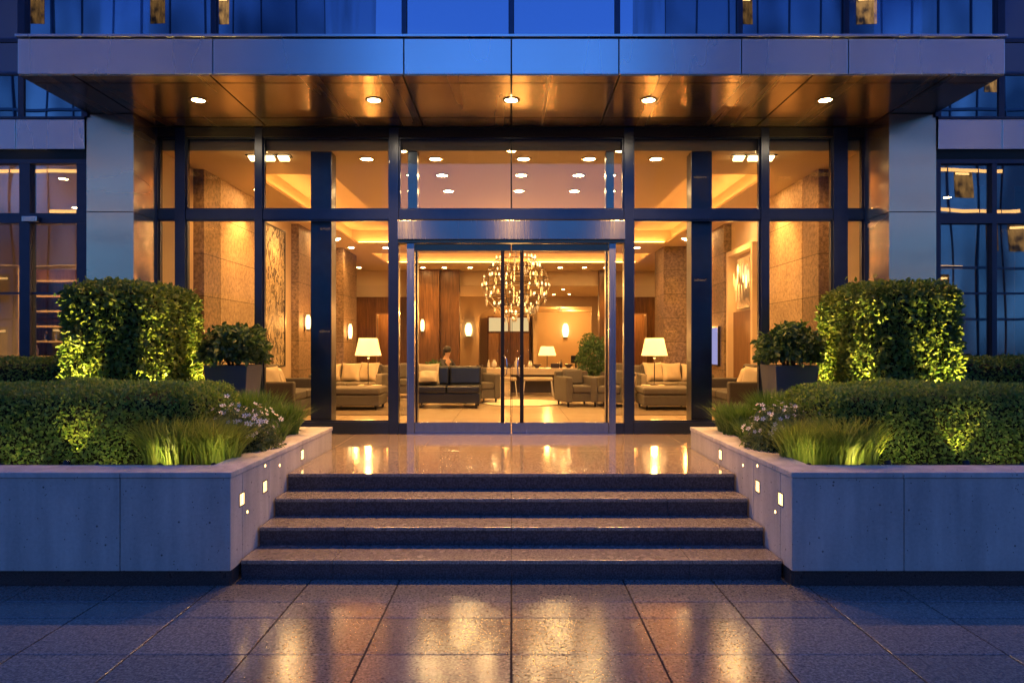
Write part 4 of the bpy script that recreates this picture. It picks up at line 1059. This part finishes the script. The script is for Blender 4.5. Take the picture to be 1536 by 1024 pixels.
# ================================================================== WING INTERIORS
t = thing('shelf_unit', 'wooden slatted shelf unit with bottles inside the left wing window', 'shelf', (-7.1, 11.0, ZL))
for k in range(9): MB().box(-.7, .7, -.18, .18, .25+.24*k, .28+.24*k).build('shelf', 'oak', t)
for x in (-.72, .70): MB().box(x, x+.02, -.18, .18, 0, 2.4).build('side_panel', 'oak', t)
MB().box(-.7, .7, .16, .18, .1, 2.4).build('back_panel', 'walnut', t)
for k in range(16):
    x = -.6+.08*k+random.uniform(-.02, .02); lv = random.choice([2, 3, 4, 5])
    o = MB().lathe([(.02, 0), (.03, .02), (.03, .1), (.012, .14), (.012, .17)], n=8).build('bottle', random.choice(['ceramic', 'dark_ceramic', 'steel']), loc=(-7.1+x, 10.95, ZL+.28+.24*lv))
    tag(o, 'small bottle standing on the slatted shelf inside the left wing', 'bottle', 'bottles on the wing shelf')
for k, (x, y) in enumerate(((-6.3, 9.6), (-5.9, 11.4), (-7.6, 9.8), (-7.4, 11.6))):
    downlight(x, y, 4.1, .06, 150, '%s of the round downlights inside the left wing' % ord_(k), 'left wing downlights', 115)
o = thing('wing_table', 'plain pale counter inside the left wing window', 'counter', (-6.2, 10.2, ZL))
MB().box(-.5, .5, -.3, .3, .05, .95).build('body', 'oak', o, .01); MB().box(-.54, .54, -.34, .34, .951, 1.0).build('counter_top', 'ceramic', o, .005)
for k in range(5):
    x = 5.55+.62*k+(.1 if k % 2 else 0); m = MB(); n = 14; w = .16+.05*(k % 3)
    for j in range(n):
        a = x+w*j/n; b = x+w*(j+1)/n; ya = 9.2+.03*math.sin(j*1.6); yb = 9.2+.03*math.sin((j+1)*1.6)
        m.add([(a, ya, ZL), (b, yb, ZL), (b, yb, 3.9), (a, ya, 3.9), (a, ya+.01, ZL), (b, yb+.01, ZL), (b, yb+.01, 3.9), (a, ya+.01, 3.9)], [(0,1,2,3),(4,7,6,5)])
    o = m.build('curtain', 'taupe_fabric' if k % 2 else 'cream_fabric', smooth=True)
    tag(o, '%s narrow floor length curtain from the pillar inside the dark right wing' % ord_(k), 'curtain', 'curtains in the right wing')
for k, (x, y) in enumerate(((5.9, 9.9), (6.9, 10.8), (8.2, 10))):
    downlight(x, y, 4.1, .06, 9, '%s of the dim round downlights inside the right wing' % ord_(k), 'right wing downlights', 115)

# ================================================================== BUILDINGS ACROSS THE STREET (seen in the glass)
def tower(name, label, x0, x1, y0, y1, h, seed, mat='tower_glass', lit=.30):
    rd = random.Random(seed); t = thing(name, label, 'building', ((x0+x1)/2, y1, 0), 0, 'office towers across the street')
    ox, oy = (x0+x1)/2, y1
    MB().box(x0-ox, x1-ox, y0-oy, -.06, 0, h).build('wall', mat, t)
    MB().box(x0-ox-.3, x1-ox+.3, y0-oy-.3, .2, h, h+.6).build('roof', 'concrete', t)
    fh = 3.6; nf = int(h/fh); nb = int((x1-x0)/1.9); m = MB(); bw = (x1-x0)/nb
    for i in range(nb+1): m.box(x0-ox+i*bw-.03, x0-ox+i*bw+.03, -.06, .05, 0, h)
    for j in range(nf+1): m.box(x0-ox, x1-ox, -.06, .04, j*fh-.10, j*fh+.08)
    m.build('frame_grid', 'dark_frame', t)
    cnt = 0; c0_ = -28 if x0 < 0 else 28
    for z_, a_, b_ in ((13.75, -7, 6), (11.0, -4, 7), (7.1, -8, 3)):
        MB().box(c0_+a_-ox, c0_+b_-ox, -.03, .02, z_, z_+.22).build('added_glint_strip', 'glint_strip', t)  # glowing bars added so the pillars mirror horizontal glints
    for i in range(nb):
        for j in range(nf):
            if rd.random() < lit and cnt < 95:
                cnt += 1; dim = rd.random() < .45
                key = 'dim' if dim else 'lit'
                if (seed, key) not in WIN:
                    WIN[(seed, key)] = MB().box(.55, bw-.35, -.05, -.03, 1.2, fh-.5).build('window', 'office_window_dim' if dim else 'office_window', t)
                    o = WIN[(seed, key)]; MB().box(.65, bw-.50, -.03, .0, fh-.85, fh-.70).build('room_light', 'room_lamp', o)
                else:
                    o = copy_tree(WIN[(seed, key)])
                o.location = (x0-ox+i*bw, 0, j*fh)
WIN = {}
tr_ = thing('shop_row', 'low dark flat roofed building across the street between the two towers', 'building', (-1, -32, 0))
MB().box(-11.0, 11.0, -8, 0, 0, 7.6).build('wall', 'shop_wall', tr_); MB().box(-11.1, 11.1, -8.1, .1, 7.6, 7.9).build('roof', 'spandrel', tr_)
for k in range(7): MB().box(-10.2+3*k, -7.9+3*k, .003, .06, .4, 3.0).build('shop_window', 'spandrel', tr_)
t = NT('tower_glass'); c = t.mix(t.ramp(t.noise(1, 2, t.pos((.22, .22, .10))), [(.40, 0), (.60, 1)]), (.05, .07, .11), (.30, .34, .42)); t.principled(c, .14, .85, .6)
tower('office_tower', 'dark glass office tower with scattered lit windows, mirrored at the upper left', -46, -12.2, -46, -30, 52, 3)
tower('office_tower', 'dark glass office tower with scattered lit windows, mirrored at the upper right', 10.2, 46, -44, -30, 48, 8)

# ================================================================== SKY, CAMERA
w = bpy.data.worlds.new('World'); scene.world = w; w.use_nodes = True; nt = w.node_tree; nt.nodes.clear()
SUN_EL, SUN_ROT = R(1.0), R(0)
tc = nt.nodes.new('ShaderNodeTexCoord'); sp = nt.nodes.new('ShaderNodeSeparateXYZ'); nt.links.new(tc.outputs['Generated'], sp.inputs[0])
rp = nt.nodes.new('ShaderNodeValToRGB'); e = rp.color_ramp.elements; SKY = [(0, (.06, .07, .12)), (.02, (.38, 1.08, 1.95)), (.18, (.26, .82, 1.85)), (.42, (.05, .21, 1.05)), (.8, (.02, .11, .62))]
while len(e) < len(SKY): e.new(.5)
for k, (p_, c_) in enumerate(SKY): e[k].position = p_; e[k].color = (*c_, 1)
nt.links.new(sp.outputs[2], rp.inputs[0])
bg = nt.nodes.new('ShaderNodeBackground'); out = nt.nodes.new('ShaderNodeOutputWorld'); bg.inputs[1].default_value = 1.0
nt.links.new(rp.outputs[0], bg.inputs[0]); nt.links.new(bg.outputs[0], out.inputs[0])

cam = bpy.data.cameras.new('camera'); co = bpy.data.objects.new('camera', cam); COL.objects.link(co); scene.camera = co
co.location = (0, 0, EYE); co.rotation_euler = (R(90), 0, 0); cam.sensor_width = 36; cam.lens = 24; cam.shift_y = 8/1536; cam.shift_x = 1/1536
cam.clip_end = 2000; cam.clip_start = .05
vs = scene.view_settings; vs.view_transform = 'Standard'; vs.look = 'None'; vs.exposure = 0; vs.gamma = 1
scene.cycles.use_denoising = True; scene.cycles.max_bounces = 8; scene.cycles.transparent_max_bounces = 16
scene.cycles.caustics_reflective = False; scene.cycles.caustics_refractive = False
scene.cycles.sample_clamp_indirect = 6
